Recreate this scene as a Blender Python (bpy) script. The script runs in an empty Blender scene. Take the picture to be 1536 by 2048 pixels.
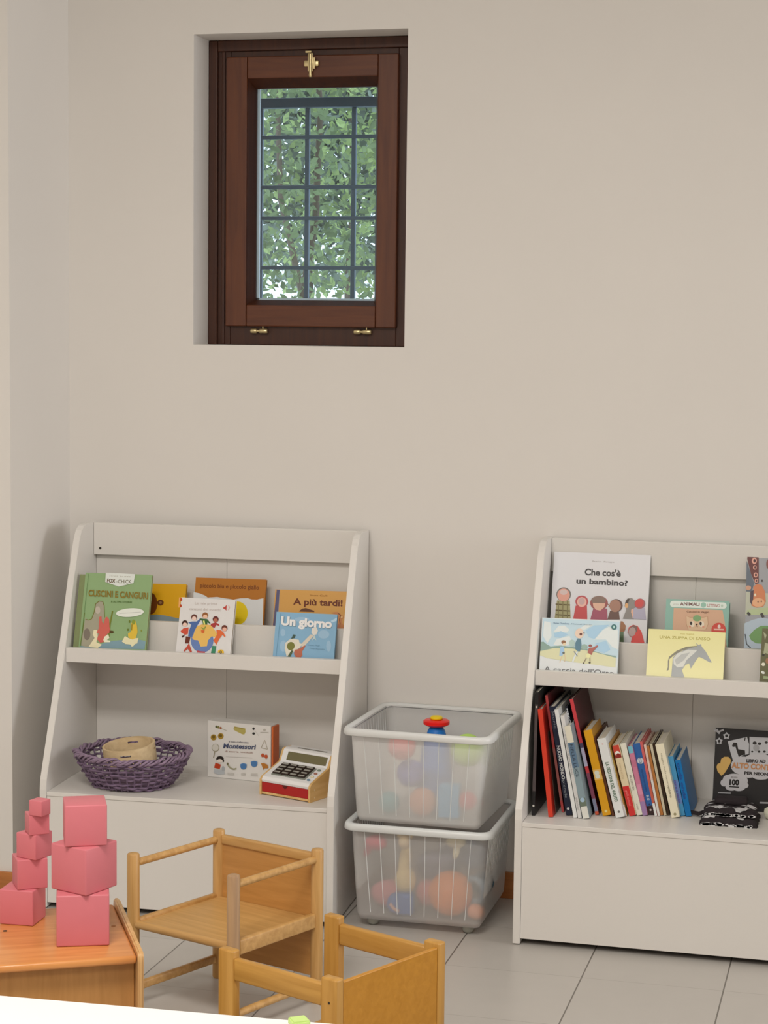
import bpy, bmesh, math, random
from mathutils import Vector, Matrix
random.seed(7)
R = math.radians
SC = bpy.context.scene
COL = SC.collection

# ------------------------------------------------------------------ camera
FPX = 3937.0
YAW, PIT, ROL = R(14.397), R(5.367), R(.654)
CAM = Vector((0, 0, 1.533))
FW = Vector((-math.sin(YAW)*math.cos(PIT), math.cos(YAW)*math.cos(PIT), -math.sin(PIT)))
_r = Vector((math.cos(YAW), math.sin(YAW), 0)); _u = _r.cross(FW)
RT = _r*math.cos(ROL) + _u*math.sin(ROL)
UP = -_r*math.sin(ROL) + _u*math.cos(ROL)
cd = bpy.data.cameras.new('camera'); cam = bpy.data.objects.new('camera', cd); COL.objects.link(cam)
mw = Matrix((( RT.x, UP.x, -FW.x, CAM.x), (RT.y, UP.y, -FW.y, CAM.y), (RT.z, UP.z, -FW.z, CAM.z), (0, 0, 0, 1)))
cam.matrix_world = mw
cd.sensor_fit = 'VERTICAL'; cd.sensor_height = 24.0; cd.lens = FPX/2048*24.0
cd.clip_start = .05; cd.clip_end = 200
SC.camera = cam

# ------------------------------------------------------------------ light
wd = bpy.data.worlds.new('sky'); SC.world = wd; wd.use_nodes = True
bgn = wd.node_tree.nodes['Background']
bgn.inputs[0].default_value = (.72, .86, 1.0, 1); bgn.inputs[1].default_value = 1.4
def area(name, loc, size, power, color, rot=(0, 0, 0)):
    l = bpy.data.lights.new(name, 'AREA'); l.shape = 'RECTANGLE'; l.size, l.size_y = size
    l.energy = power; l.color = color
    o = bpy.data.objects.new(name, l); o.location = loc; o.rotation_euler = rot; COL.objects.link(o)
    return o
WARM = (1.0, .942, .872)
area('ceiling_panel_light', (-1.15, 1.9, 2.94), (1.2, .6), 40, WARM)
area('right_fill_light', (4.9, 4.1, 1.7), (2.0, 1.8), 50, (.98, .98, 1.0), (0, R(90), 0))  # added fill that brightens the right-facing surfaces; no window is built there
area('ceiling_panel_light', (1.2, .4, 2.94), (1.2, .6), 3, WARM)
area('ceiling_panel_light', (-1.0, -.4, 2.94), (1.8, .6), 34, WARM)
vs = SC.view_settings
vs.view_transform = 'Standard'; vs.look = 'None'; vs.gamma = 1; vs.use_curve_mapping = False
vs.exposure = .62

# ------------------------------------------------------------------ helpers
def lin(c):
    c /= 255
    return c/12.92 if c <= .04045 else ((c+.055)/1.055)**2.4
def C(r, g, b):
    """paint colour for a surface that reads r,g,b under the room's light"""
    return (min(.9, max(.002, lin(r)/.76-.010)), min(.9, max(.002, lin(g)/.69-.009)), min(.9, max(.002, lin(b)/.62-.008)))
_mats = {}
def mat(name, rgb, rough=.5, spec=.5, noise=0, nscale=40, bump=0, metal=0, coat=0, trans=0):
    key = (name, tuple(rgb), rough)
    if key in _mats: return _mats[key]
    m = bpy.data.materials.new(name); m.use_nodes = True; nt = m.node_tree; b = nt.nodes['Principled BSDF']
    b.inputs['Base Color'].default_value = (*rgb, 1); b.inputs['Roughness'].default_value = rough
    b.inputs['Specular IOR Level'].default_value = spec; b.inputs['Metallic'].default_value = metal
    b.inputs['Coat Weight'].default_value = coat
    if noise or bump:
        tc = nt.nodes.new('ShaderNodeTexCoord'); n = nt.nodes.new('ShaderNodeTexNoise')
        n.inputs['Scale'].default_value = nscale; n.inputs['Detail'].default_value = 4
        nt.links.new(tc.outputs['Object'], n.inputs['Vector'])
        if noise:
            mx = nt.nodes.new('ShaderNodeMix'); mx.data_type = 'RGBA'
            mx.inputs[6].default_value = (*[c*(1-noise) for c in rgb], 1)
            mx.inputs[7].default_value = (*[min(1, c*(1+noise)) for c in rgb], 1)
            nt.links.new(n.outputs['Fac'], mx.inputs[0]); nt.links.new(mx.outputs[2], b.inputs['Base Color'])
        if bump:
            bp = nt.nodes.new('ShaderNodeBump'); bp.inputs['Strength'].default_value = bump; bp.inputs['Distance'].default_value = .002
            nt.links.new(n.outputs['Fac'], bp.inputs['Height']); nt.links.new(bp.outputs[0], b.inputs['Normal'])
    _mats[key] = m
    return m
def wood(name, c1, c2, axis=2, rough=.4, scale=1.0, coat=.15):
    key = ('w', name, axis)
    if key in _mats: return _mats[key]
    m = bpy.data.materials.new(name); m.use_nodes = True; nt = m.node_tree; b = nt.nodes['Principled BSDF']
    tc = nt.nodes.new('ShaderNodeTexCoord'); mp = nt.nodes.new('ShaderNodeMapping')
    s = [22*scale]*3; s[axis] = 1.6*scale; mp.inputs['Scale'].default_value = s
    n = nt.nodes.new('ShaderNodeTexNoise'); n.inputs['Scale'].default_value = 3; n.inputs['Detail'].default_value = 7
    n.inputs['Distortion'].default_value = .6
    cr = nt.nodes.new('ShaderNodeValToRGB'); cr.color_ramp.elements[0].position = .3; cr.color_ramp.elements[1].position = .72
    cr.color_ramp.elements[0].color = (*c1, 1); cr.color_ramp.elements[1].color = (*c2, 1)
    L = nt.links.new
    L(tc.outputs['Object'], mp.inputs[0]); L(mp.outputs[0], n.inputs['Vector']); L(n.outputs['Fac'], cr.inputs[0]); L(cr.outputs[0], b.inputs['Base Color'])
    bp = nt.nodes.new('ShaderNodeBump'); bp.inputs['Strength'].default_value = .08; bp.inputs['Distance'].default_value = .001
    L(n.outputs['Fac'], bp.inputs['Height']); L(bp.outputs[0], b.inputs['Normal'])
    b.inputs['Roughness'].default_value = rough; b.inputs['Coat Weight'].default_value = coat; b.inputs['Coat Roughness'].default_value = .25
    _mats[key] = m
    return m

def ray(px, py): return FW + RT*((px-768)/FPX) - UP*((py-1024)/FPX)
def at(px, py, **k):
    """the place in the room seen at a point of the photograph, given one of its coordinates"""
    d = ray(px, py); (a, v), = k.items(); i = 'xyz'.index(a)
    return CAM + d*((v-CAM[i])/d[i])
def on_plane(px, py, O, n):
    d = ray(px, py); return CAM + d*((O-CAM).dot(n)/d.dot(n))

def V(*a): return Vector(a)
def box(bm, lo, hi, M=None, bevel=0, seg=2, mi=0):
    lo, hi = Vector(lo), Vector(hi)
    r = bmesh.ops.create_cube(bm, size=1); vsn = r['verts']
    T = Matrix.Translation((lo+hi)/2) @ Matrix.Diagonal((*(hi-lo), 1))
    bmesh.ops.transform(bm, matrix=T, verts=vsn)
    fs = list({f for v in vsn for f in v.link_faces})
    for f in fs: f.material_index = mi
    allv = vsn
    if bevel:
        es = list({e for v in vsn for e in v.link_edges})
        rr = bmesh.ops.bevel(bm, geom=es, offset=bevel, segments=seg, profile=.5, affect='EDGES')
        allv = list({v for f in rr['faces'] for v in f.verts} | {v for v in vsn if v.is_valid})
        for f in rr['faces']: f.material_index = mi
    if M is not None: bmesh.ops.transform(bm, matrix=M, verts=allv)
    return allv
def tube(bm, pts, rad, seg=12, closed=False, mi=0, cap=True, smooth=True):
    pts = [Vector(p) for p in pts]; n = len(pts); rings = []
    rad = rad if isinstance(rad, (list, tuple)) else [rad]*n
    prev = None
    for i, p in enumerate(pts):
        if closed: t = pts[(i+1) % n]-pts[i-1]
        else: t = pts[min(i+1, n-1)]-pts[max(i-1, 0)]
        t.normalize()
        if prev is None:
            a = Vector((0, 0, 1)) if abs(t.z) < .9 else Vector((1, 0, 0))
            x = t.cross(a).normalized()
        else: x = (prev - t*prev.dot(t)).normalized()
        prev = x; y = t.cross(x)
        rings.append([bm.verts.new(p+(x*math.cos(2*math.pi*k/seg)+y*math.sin(2*math.pi*k/seg))*rad[i]) for k in range(seg)])
    m = n if closed else n-1
    for i in range(m):
        a, b = rings[i], rings[(i+1) % n]
        for k in range(seg):
            f = bm.faces.new((a[k], a[(k+1) % seg], b[(k+1) % seg], b[k])); f.smooth = smooth; f.material_index = mi
    if cap and not closed:
        for rg, rv in ((rings[0], 1), (rings[-1], 0)):
            f = bm.faces.new(list(reversed(rg)) if rv else rg); f.material_index = mi
    return rings
def lathe(bm, prof, c=(0, 0, 0), seg=32, M=None, mi=0):
    rings = []
    for r, z in prof:
        rings.append([bm.verts.new((r*math.cos(2*math.pi*k/seg), r*math.sin(2*math.pi*k/seg), z)) for k in range(seg)])
    for a, b in zip(rings, rings[1:]):
        for k in range(seg):
            f = bm.faces.new((a[k], a[(k+1) % seg], b[(k+1) % seg], b[k])); f.smooth = True; f.material_index = mi
    if prof[0][0] > 1e-5: bm.faces.new(list(reversed(rings[0]))).material_index = mi
    if prof[-1][0] > 1e-5: bm.faces.new(rings[-1]).material_index = mi
    vv = [v for r in rings for v in r]
    T = Matrix.Translation(c) @ (M if M is not None else Matrix())
    bmesh.ops.transform(bm, matrix=T, verts=vv)
    return vv
def prism(bm, prof, axis, a, b, mi=0):
    """profile of 2D points extruded along axis between a and b"""
    def mk(t, p):
        q = list(p); q.insert(axis, t); return bm.verts.new(q)
    A = [mk(a, p) for p in prof]; B = [mk(b, p) for p in prof]; n = len(prof)
    fs = [bm.faces.new(A), bm.faces.new(list(reversed(B)))]
    for i in range(n): fs.append(bm.faces.new((A[i], B[i], B[(i+1) % n], A[(i+1) % n])))
    for f in fs: f.material_index = mi
    return A+B
def hexa(bm, c8, mi=0):
    """eight corners: bottom four then top four"""
    v = [bm.verts.new(c) for c in c8]
    for q in ((3, 2, 1, 0), (4, 5, 6, 7), (0, 1, 5, 4), (1, 2, 6, 5), (2, 3, 7, 6), (3, 0, 4, 7)):
        bm.faces.new([v[i] for i in q]).material_index = mi
    return v

_root = {}
def obj(name, bm, mats, parent=None, local=False, base=None, smooth=None, recalc=True):
    if recalc: bmesh.ops.recalc_face_normals(bm, faces=bm.faces)
    if parent is not None and not local:
        bm.transform(_root[parent.name].inverted())
    loc = None
    if parent is None and base is not None:
        bm.transform(Matrix.Translation(-Vector(base))); loc = base
    me = bpy.data.meshes.new(name); bm.to_mesh(me); bm.free()
    for m in (mats if isinstance(mats, (list, tuple)) else [mats]): me.materials.append(m)
    if smooth:
        me.shade_smooth(); me.set_sharp_from_angle(angle=R(smooth))
    o = bpy.data.objects.new(name, me); COL.objects.link(o)
    if parent is not None:
        o.parent = parent; _root[o.name] = _root[parent.name]
    if loc is not None: o.location = loc
    return o
def tag(o, label, cat, group=None):
    o['label'] = label; o['category'] = cat
    if group: o['group'] = group
    return o
def thing(name, label, cat, loc=(0, 0, 0), rz=0, group=None):
    o = bpy.data.objects.new(name, None); COL.objects.link(o); o.empty_display_size = .05
    o.location = loc; o.rotation_euler = (0, 0, rz)
    _root[o.name] = Matrix.Translation(loc) @ Matrix.Rotation(rz, 4, 'Z')
    return tag(o, label, cat, group)
def struct(name, bm, mats):
    o = obj(name, bm, mats); o['kind'] = 'structure'; return o
NB = bmesh.new

# ------------------------------------------------------------------ printed art on flat surfaces
_gl = {}
def glyphs(s, bold):
    if (s, bold) not in _gl:
        cu = bpy.data.curves.new('t', 'FONT'); cu.body = s; cu.size = 1; cu.offset = bold; cu.resolution_u = 4
        ob = bpy.data.objects.new('t', cu); COL.objects.link(ob)
        dg = bpy.context.evaluated_depsgraph_get(); me = ob.evaluated_get(dg).to_mesh()
        vsn = [v.co.copy() for v in me.vertices]; ps = [list(p.vertices) for p in me.polygons]
        ob.evaluated_get(dg).to_mesh_clear()
        bpy.data.objects.remove(ob); bpy.data.curves.remove(cu)
        _gl[(s, bold)] = (vsn, ps)
    return _gl[(s, bold)]
class Art:
    """prints flat shapes on the plane (O, n); points are read in a crop of the photograph (x0, y0, scale)"""
    def __init__(s, bm, O, n, crop, mats, rough=.4):
        s.bm, s.O, s.n, s.crop, s.mats, s.k, s.rough = bm, O, n.normalized(), crop, mats, 1, rough
    def P(s, x, y):
        x0, y0, sc = s.crop
        return on_plane(x0+x/sc, y0+y/sc, s.O, s.n) + s.n*(s.k*.00005+.0002)
    def mi(s, c):
        m = mat('print', C(*c), s.rough, .3)
        if m not in s.mats: s.mats.append(m)
        return s.mats.index(m)
    def poly(s, pts, c):
        vv = [s.bm.verts.new(s.P(*p)) for p in pts]
        f = s.bm.faces.new(vv); f.normal_update()
        if f.normal.dot(s.n) < 0: f.normal_flip()
        f.material_index = s.mi(c); s.k += 1
    def ell(s, cx, cy, rx, ry, c, rot=0, a0=0, a1=360, n=24):
        pts = []
        for i in range(n + (a1-a0 < 360)):
            t = R(a0+(a1-a0)*i/n); x, y = rx*math.cos(t), ry*math.sin(t)
            q = R(rot); pts.append((cx+x*math.cos(q)-y*math.sin(q), cy+x*math.sin(q)+y*math.cos(q)))
        s.poly(pts, c)
    def line(s, pts, w, c):
        for (x0, y0), (x1, y1) in zip(pts, pts[1:]):
            d = math.hypot(x1-x0, y1-y0) or 1; nx, ny = -(y1-y0)/d*w/2, (x1-x0)/d*w/2
            s.poly([(x0+nx, y0+ny), (x1+nx, y1+ny), (x1-nx, y1-ny), (x0-nx, y0-ny)], c)
    def text(s, body, a, b, h, c, bold=.0, lean=0):
        vsn, ps = glyphs(body, bold)
        x0 = min(v.x for v in vsn); x1 = max(v.x for v in vsn); w = x1-x0
        dx, dy = b[0]-a[0], b[1]-a[1]; L = math.hypot(dx, dy); ux, uy = dx/L, dy/L
        nv = []
        for v in vsn:
            X = (v.x-x0)/w*L + lean*v.y*h; Y = v.y/.7*h
            nv.append(s.bm.verts.new(s.P(a[0]+ux*X+uy*Y, a[1]+uy*X-ux*Y)))
        m = s.mi(c)
        for p in ps:
            try:
                f = s.bm.faces.new([nv[i] for i in p]); f.normal_update()
                if f.normal.dot(s.n) < 0: f.normal_flip()
                f.material_index = m
            except ValueError: pass
        s.k += 1

# ------------------------------------------------------------------ materials
def wallmat(name, c, warm=0):
    return mat(name, c, .85, .2, noise=.02, nscale=3, bump=.15)
M_wall = wallmat('wall_paint', (.80, .77, .73))
M_ceil = mat('ceiling_paint', (.82, .81, .79), .9)
M_white = mat('white_laminate', (.79, .765, .725), .42, .4, noise=.012, nscale=200)
M_dark = mat('dark_gap', (.03, .022, .016), .8)
M_base = wood('baseboard_wood', C(150, 88, 42), C(176, 108, 55), 0, .4)
def tile_mat():
    m = bpy.data.materials.new('floor_tiles'); m.use_nodes = True; nt = m.node_tree; b = nt.nodes['Principled BSDF']; L = nt.links.new
    tc = nt.nodes.new('ShaderNodeTexCoord'); sp = nt.nodes.new('ShaderNodeSeparateXYZ'); L(tc.outputs['Object'], sp.inputs[0])
    def mth(op, a, v=None, v2=None):
        n = nt.nodes.new('ShaderNodeMath'); n.operation = op
        for i, q in enumerate((a, v, v2)):
            if q is None: continue
            if isinstance(q, (int, float)): n.inputs[i].default_value = q
            else: L(q, n.inputs[i])
        return n.outputs[0]
    g = []; cell = []
    for ax, off, w in (('X', -.332, .0035), ('Y', 4.529, .0022)):
        t = mth('DIVIDE', mth('SUBTRACT', sp.outputs[ax], off), .3333)
        fr = mth('FRACT', mth('ADD', t, 100.5)); d = mth('ABSOLUTE', mth('SUBTRACT', fr, .5))
        g.append(mth('LESS_THAN', d, w/.3333/2*1.0)); cell.append(mth('FLOOR', mth('ADD', t, 100)))
    wn = nt.nodes.new('ShaderNodeTexWhiteNoise'); cb = nt.nodes.new('ShaderNodeCombineXYZ'); L(cell[0], cb.inputs[0]); L(cell[1], cb.inputs[1]); L(cb.outputs[0], wn.inputs['Vector'])
    ns = nt.nodes.new('ShaderNodeTexNoise'); ns.inputs['Scale'].default_value = 14; ns.inputs['Detail'].default_value = 6; L(tc.outputs['Object'], ns.inputs['Vector'])
    base = nt.nodes.new('ShaderNodeMix'); base.data_type = 'RGBA'
    base.inputs[6].default_value = (.50, .475, .44, 1); base.inputs[7].default_value = (.56, .53, .49, 1)
    L(mth('ADD', mth('MULTIPLY', wn.outputs['Value'], .4), mth('MULTIPLY', ns.outputs['Fac'], .6)), base.inputs[0])
    m1 = nt.nodes.new('ShaderNodeMix'); m1.data_type = 'RGBA'; m1.inputs[7].default_value = (.17, .155, .135, 1); L(g[0], m1.inputs[0]); L(base.outputs[2], m1.inputs[6])
    m2 = nt.nodes.new('ShaderNodeMix'); m2.data_type = 'RGBA'; m2.inputs[7].default_value = (.40, .375, .34, 1); L(g[1], m2.inputs[0]); L(m1.outputs[2], m2.inputs[6])
    L(m2.outputs[2], b.inputs['Base Color']); b.inputs['Roughness'].default_value = .32; b.inputs['Specular IOR Level'].default_value = .35
    return m

# ------------------------------------------------------------------ room
W = 5.13                       # face of the back wall
WX0, WX1, WZ0, WZ1 = -1.864, -1.266, 1.479, 2.317
bm = NB(); box(bm, (-3.6, -2, -.1), (5, W+.4, 0)); struct('floor', bm, tile_mat())
bm = NB(); box(bm, (-3.6, -2, 3), (5, W+.4, 3.1)); struct('ceiling', bm, M_ceil)
bm = NB()
xs = [-3.6, WX0, WX1, 5.0]; zs = [0, WZ0, WZ1, 3.0]
for y in (W, W+.40):
    g = [[bm.verts.new((x, y, z)) for z in zs] for x in xs]
    for i in range(3):
        for k in range(3):
            if i == 1 and k == 1: continue
            bm.faces.new((g[i][k], g[i+1][k], g[i+1][k+1], g[i][k+1]))
    if y == W: g0 = g
for (a, b_) in (((1, 1), (2, 1)), ((2, 1), (2, 2)), ((2, 2), (1, 2)), ((1, 2), (1, 1)), ((0, 0), (3, 0)), ((3, 3), (0, 3)), ((0, 0), (0, 3)), ((3, 3), (3, 0))):
    try: bm.faces.new((g0[a[0]][a[1]], g0[b_[0]][b_[1]], g[b_[0]][b_[1]], g[a[0]][a[1]]))
    except ValueError: pass
struct('wall_back', bm, M_wall)
bm = NB(); box(bm, (-3.6, 4.745, 0), (-2.231, W, 3)); box(bm, (-3.7, -2, 0), (-3.6, W, 3)); struct('wall_left', bm, M_wall)
bm = NB(); box(bm, (5.0, -2, 0), (5.1, W+.4, 3)); struct('wall_right', bm, M_wall)
bm = NB(); box(bm, (-3.7, -2.1, 0), (5.1, -2, 3)); struct('wall_front', bm, M_wall)
bm = NB(); box(bm, (-2.219, W-.012, 0), (5, W, .072), bevel=.002); struct('baseboard_back', bm, M_base)
bm = NB(); box(bm, (-3.6, 4.733, 0), (-2.219, 4.745, .072), bevel=.002); box(bm, (-2.231, 4.7335, 0), (-2.219, W-.012, .072), bevel=.002); struct('baseboard_left', bm, M_base)

# ------------------------------------------------------------------ window
FY = W+.13
mah = wood('mahogany', C(76, 37, 16), C(95, 49, 24), 2, .42)
mahx = wood('mahogany', C(76, 37, 16), C(95, 49, 24), 0, .42)
mahd = wood('mahogany_dark', C(54, 28, 14), C(68, 35, 18), 2, .5)
M_brass = mat('brass', (.72, .60, .33), .3, metal=.85)
win = bpy.data.objects.new('window_1', None); COL.objects.link(win); win['kind'] = 'structure'
win.location = ((WX0+WX1)/2, FY, WZ0); _root['window_1'] = Matrix.Translation(win.location)
e = .0005
def ring4(bm, x0, x1, z0, z1, ix0, ix1, iz0, iz1, y0, y1, bev=.002):
    box(bm, (x0, y0, z0), (ix0, y1, z1), bevel=bev); box(bm, (ix1, y0, z0), (x1, y1, z1), bevel=bev)
    box(bm, (ix0, y0, z0), (ix1, y1, iz0), bevel=bev); box(bm, (ix0, y0, iz1), (ix1, y1, z1), bevel=bev)
# outer frame
a = at(455, 652, y=FY); b_ = at(801, 108, y=FY)
fx0, fx1, fz0, fz1 = WX0+e, WX1-e, WZ0+e, WZ1-e
sx0, sz0, sx1, sz1 = a.x, a.z, b_.x, b_.z
bm = NB(); ring4(bm, fx0, fx1, fz0, fz1, sx0+.008, sx1-.004, sz0+.008, sz1-.008, FY, FY+.05)
# the stepped bead around the casing, and its raised left strip
box(bm, (fx0, FY-.012, fz0), (fx0+.026, FY, fz1), bevel=.003); box(bm, (fx0+.026, FY-.012, fz1-.03), (fx1, FY, fz1), bevel=.003)
box(bm, (fx0+.036, FY-.005, fz0+.002), (fx0+.046, FY, fz1-.03), bevel=.002)
obj('window_frame', bm, mahd, win)
# sash, proud of the frame
a = at(496, 158, y=FY-.012); b_ = at(752, 612, y=FY-.012); ix0, ix1, iz0, iz1 = a.x, b_.x, b_.z, a.z
sash = NB(); box(sash, (sx0, FY-.02, sz0), (ix0-e, FY+.03, sz1), bevel=.003); box(sash, (ix1+e, FY-.02, sz0), (sx1, FY+.03, sz1), bevel=.003)
sash_o = obj('sash', sash, mah, win)
bm = NB(); box(bm, (ix0, FY-.0195, sz0), (ix1, FY+.03, iz0), bevel=.003); box(bm, (ix0, FY-.0195, iz1), (ix1, FY+.03, sz1), bevel=.003)
obj('sash_rail', bm, mahx, sash_o)
a = at(514, 178, y=FY+.02); b_ = at(749, 602, y=FY+.02); gx0, gx1, gz0, gz1 = a.x, b_.x, b_.z, a.z
bm = NB()
for (q0, q1) in (((ix0, iz0, ix0, iz1), (gx0, gz0, gx0, gz1)), ((ix1, iz1, ix1, iz0), (gx1, gz1, gx1, gz0)), ((ix0, iz1, ix1, iz1), (gx0, gz1, gx1, gz1)), ((ix1, iz0, ix0, iz0), (gx1, gz0, gx0, gz0))):
    A = [(q0[0], FY-.016, q0[1]), (q0[2], FY-.016, q0[3]), (q1[2], FY+.018, q1[3]), (q1[0], FY+.018, q1[1])]
    B = [(p[0], FY+.03, p[2]) for p in A]
    hexa(bm, B+A)
obj('glazing_bead', bm, mahd, sash_o)
gm = bpy.data.materials.new('window_glass'); gm.use_nodes = True; nt = gm.node_tree; nt.nodes.clear()
o_ = nt.nodes.new('ShaderNodeOutputMaterial'); mx = nt.nodes.new('ShaderNodeMixShader'); tr = nt.nodes.new('ShaderNodeBsdfTransparent'); gl = nt.nodes.new('ShaderNodeBsdfGlossy'); gl.inputs['Roughness'].default_value = .02
fr = nt.nodes.new('ShaderNodeFresnel'); fr.inputs[0].default_value = 1.5; tr.inputs[0].default_value = (.9, .95, .97, 1)
nt.links.new(fr.outputs[0], mx.inputs[0]); nt.links.new(tr.outputs[0], mx.inputs[1]); nt.links.new(gl.outputs[0], mx.inputs[2]); nt.links.new(mx.outputs[0], o_.inputs[0])
bm = NB(); box(bm, (gx0-.004, FY+.022, gz0-.004), (gx1+.004, FY+.026, gz1+.004)); obj('glass_pane', bm, gm, sash_o)
M_glare = mat('pale_glare', (.8, .84, .88), .4)  # bluish white chosen for glare at the glass edge
bm = NB(); box(bm, (gx0-.006, FY+.0262, gz0-.006), (gx1+.006, FY+.034, gz0+.006)); box(bm, (gx0-.006, FY+.0262, gz0-.006), (gx0+.007, FY+.034, gz1)); obj('spacer_glare', bm, M_glare, sash_o)  # pale strips paint the glare along the pane's lower and left edges
# catch at the top of the sash
c = at(624, 127, y=FY-.02)
lt = NB()
box(lt, (c.x-.011, FY-.026, c.z-.022), (c.x+.005, FY-.0205, c.z+.028), bevel=.002)
box(lt, (c.x-.022, FY-.025, c.z-.008), (c.x+.02, FY-.0205, c.z+.008), bevel=.003)
lathe(lt, [(.0001, -.006), (.004, -.006), (.0055, 0), (.004, .006), (.0001, .006)], (c.x-.001, FY-.03, c.z-.032), 16)
tube(lt, [(c.x-.001, FY-.031, c.z-.03), (c.x-.001, FY-.031, c.z+.024)], .0045, 12)
tube(lt, [(c.x+.009, FY-.029, c.z-.015), (c.x+.009, FY-.029, c.z+.014)], .003, 12)
lo = obj('latch', lt, M_brass, win, smooth=40); lo['label'] = 'brass spring latch'
bm = NB(); k = at(619, 104, y=FY-.013); box(bm, (k.x-.010, FY-.02, k.z-.003), (k.x+.007, FY-.0125, k.z+.003), bevel=.001); obj('strike_plate', bm, M_brass, win)
for hx, hy in ((518, 662), (725, 664)):
    c = at(hx, hy, y=FY-.012)
    bm = NB()
    for x0, x1 in ((-.024, -.006), (.001, .025)): tube(bm, [(c.x+x0, FY-.012, c.z), (c.x+x0+.002, FY-.012, c.z), (c.x+x1-.002, FY-.012, c.z), (c.x+x1, FY-.012, c.z)], [.0055, .0068, .0068, .0055], 16)
    tube(bm, [(c.x-.01, FY-.012, c.z), (c.x+.01, FY-.012, c.z)], .004, 12)
    tube(bm, [(c.x+.012, FY-.014, c.z+.006), (c.x+.012, FY-.014, c.z+.0135)], .002, 10)
    obj('hinge', bm, M_brass, win, smooth=40)

# iron grille at the outer face of the wall
GY = W+.37
M_iron = mat('painted_iron', (.10, .15, .20), .5)
gr = thing('window_grille', 'dark iron security grille outside the small brown window', 'grille', (-1.565, GY, WZ0))
X = lambda px: at(px, 330, y=GY).x
Z = lambda py: at(620, py, y=GY).z
xv = [X(522), X(615), X(708)]; xv.append(2*xv[2]-xv[1])
bm = NB(); ztop = Z(200)
box(bm, (WX0+.002, GY-.015, Z(216)), (WX1-.002, GY+.015, Z(196)), bevel=.003); obj('top_bar', bm, M_iron, gr)
for x in xv:
    bm = NB(); box(bm, (x-.0065, GY-.007, WZ0+.002), (x+.0065, GY+.007, Z(216)), bevel=.002); obj('vertical_bar', bm, M_iron, gr)
for py in (275, 375, 437, 536, 601):
    z = Z(py); bm = NB(); box(bm, (WX0+.002, GY-.014, z-.0055), (WX1-.002, GY-.0075, z+.0055), bevel=.002); obj('horizontal_bar', bm, M_iron, gr)

# ------------------------------------------------------------------ trees outside
def leafmat(name, c):
    m = bpy.data.materials.new(name); m.use_nodes = True; nt = m.node_tree; nt.nodes.clear(); L = nt.links.new
    o = nt.nodes.new('ShaderNodeOutputMaterial'); ms = nt.nodes.new('ShaderNodeMixShader'); d = nt.nodes.new('ShaderNodeBsdfDiffuse'); t = nt.nodes.new('ShaderNodeBsdfTranslucent')
    n = nt.nodes.new('ShaderNodeTexNoise'); n.inputs['Scale'].default_value = 5; tc = nt.nodes.new('ShaderNodeTexCoord'); L(tc.outputs['Object'], n.inputs['Vector'])
    cr = nt.nodes.new('ShaderNodeValToRGB'); cr.color_ramp.elements[0].position = .35; cr.color_ramp.elements[1].position = .65
    cr.color_ramp.elements[0].color = (*[q*.5 for q in c], 1); cr.color_ramp.elements[1].color = (*c, 1)
    L(n.outputs['Fac'], cr.inputs[0]); L(cr.outputs[0], d.inputs[0]); L(cr.outputs[0], t.inputs[0]); ms.inputs[0].default_value = .5
    L(d.outputs[0], ms.inputs[1]); L(t.outputs[0], ms.inputs[2]); L(ms.outputs[0], o.inputs[0]); return m
M_bark = mat('bark', (.16, .12, .09), .9, noise=.3, nscale=30)
def tree(label, cx, cy, z0, z1, rad, nleaf, leafsz, m, stems, seed, dens=.8):
    rnd = random.Random(seed)
    t = thing('tree', label, 'tree', (cx, cy, -1.2), 0, 'greenery outside the window')
    tw = NB(); tips = []
    for i in range(stems):
        a = rnd.uniform(0, 6.28); x, y = cx+math.cos(a)*.1, cy+math.sin(a)*.08; pts = [(x, y, -1.2)]
        dx, dy = rnd.uniform(-.13, .13), rnd.uniform(-.04, .04)
        for k in range(1, 12):
            x += dx+rnd.uniform(-.06, .06); y += dy*.6+rnd.uniform(-.04, .04); pts.append((x, y, -1.2+(z1+1.2)*k/11))
            if k > 3: tips.append(pts[-1])
        tube(tw, pts, [.03*(1-.07*k) for k in range(12)], 7)
    obj('stem', tw, M_bark, t)
    bm = NB()
    for i in range(nleaf):
        b = rnd.choice(tips) if rnd.random() < .5 else (cx+rnd.uniform(-rad, rad), cy+rnd.uniform(-.35, .35), 0)
        x = b[0]+rnd.gauss(0, .25); y = cy+(b[1]-cy)*.4+rnd.gauss(0, .15); z = z0+(z1-z0)*rnd.random()**dens
        s = leafsz*rnd.uniform(.6, 1.3); q = Matrix.Translation((x, y, z)) @ Matrix.Rotation(rnd.uniform(0, 6.28), 4, 'Z') @ Matrix.Rotation(rnd.uniform(-1.2, 1.2), 4, 'X') @ Matrix.Rotation(rnd.uniform(0, 6.28), 4, 'Y')
        vv = [bm.verts.new(q @ Vector(p)) for p in ((0, 0, 0), (s*.28, 0, s*.45), (s*.16, s*.05, s*.8), (0, 0, s*1.1), (-s*.16, s*.05, s*.8), (-s*.28, 0, s*.45))]
        bm.faces.new(vv)
    lf = obj('foliage', bm, m, t, recalc=False); lf['kind'] = 'stuff'
    return t
L1, L2, L3 = leafmat('leaf_mid', (.36, .44, .24)), leafmat('leaf_light', (.52, .62, .28)), leafmat('leaf_grey', (.46, .52, .42))
tree('leafy green shrub behind the left half of the window grille', -2.25, 6.7, 1.35, 3.1, .5, 6500, .036, L1, 5, 1)
tree('light green shrub behind the right half of the window grille', -2.15, 8.3, 1.5, 3.3, .5, 6000, .042, L2, 4, 2)
tree('tall grey green tree standing farthest outside the window', -3.1, 10.2, 1.74, 4.2, .9, 20000, .07, L3, 8, 3, .8)
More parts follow.
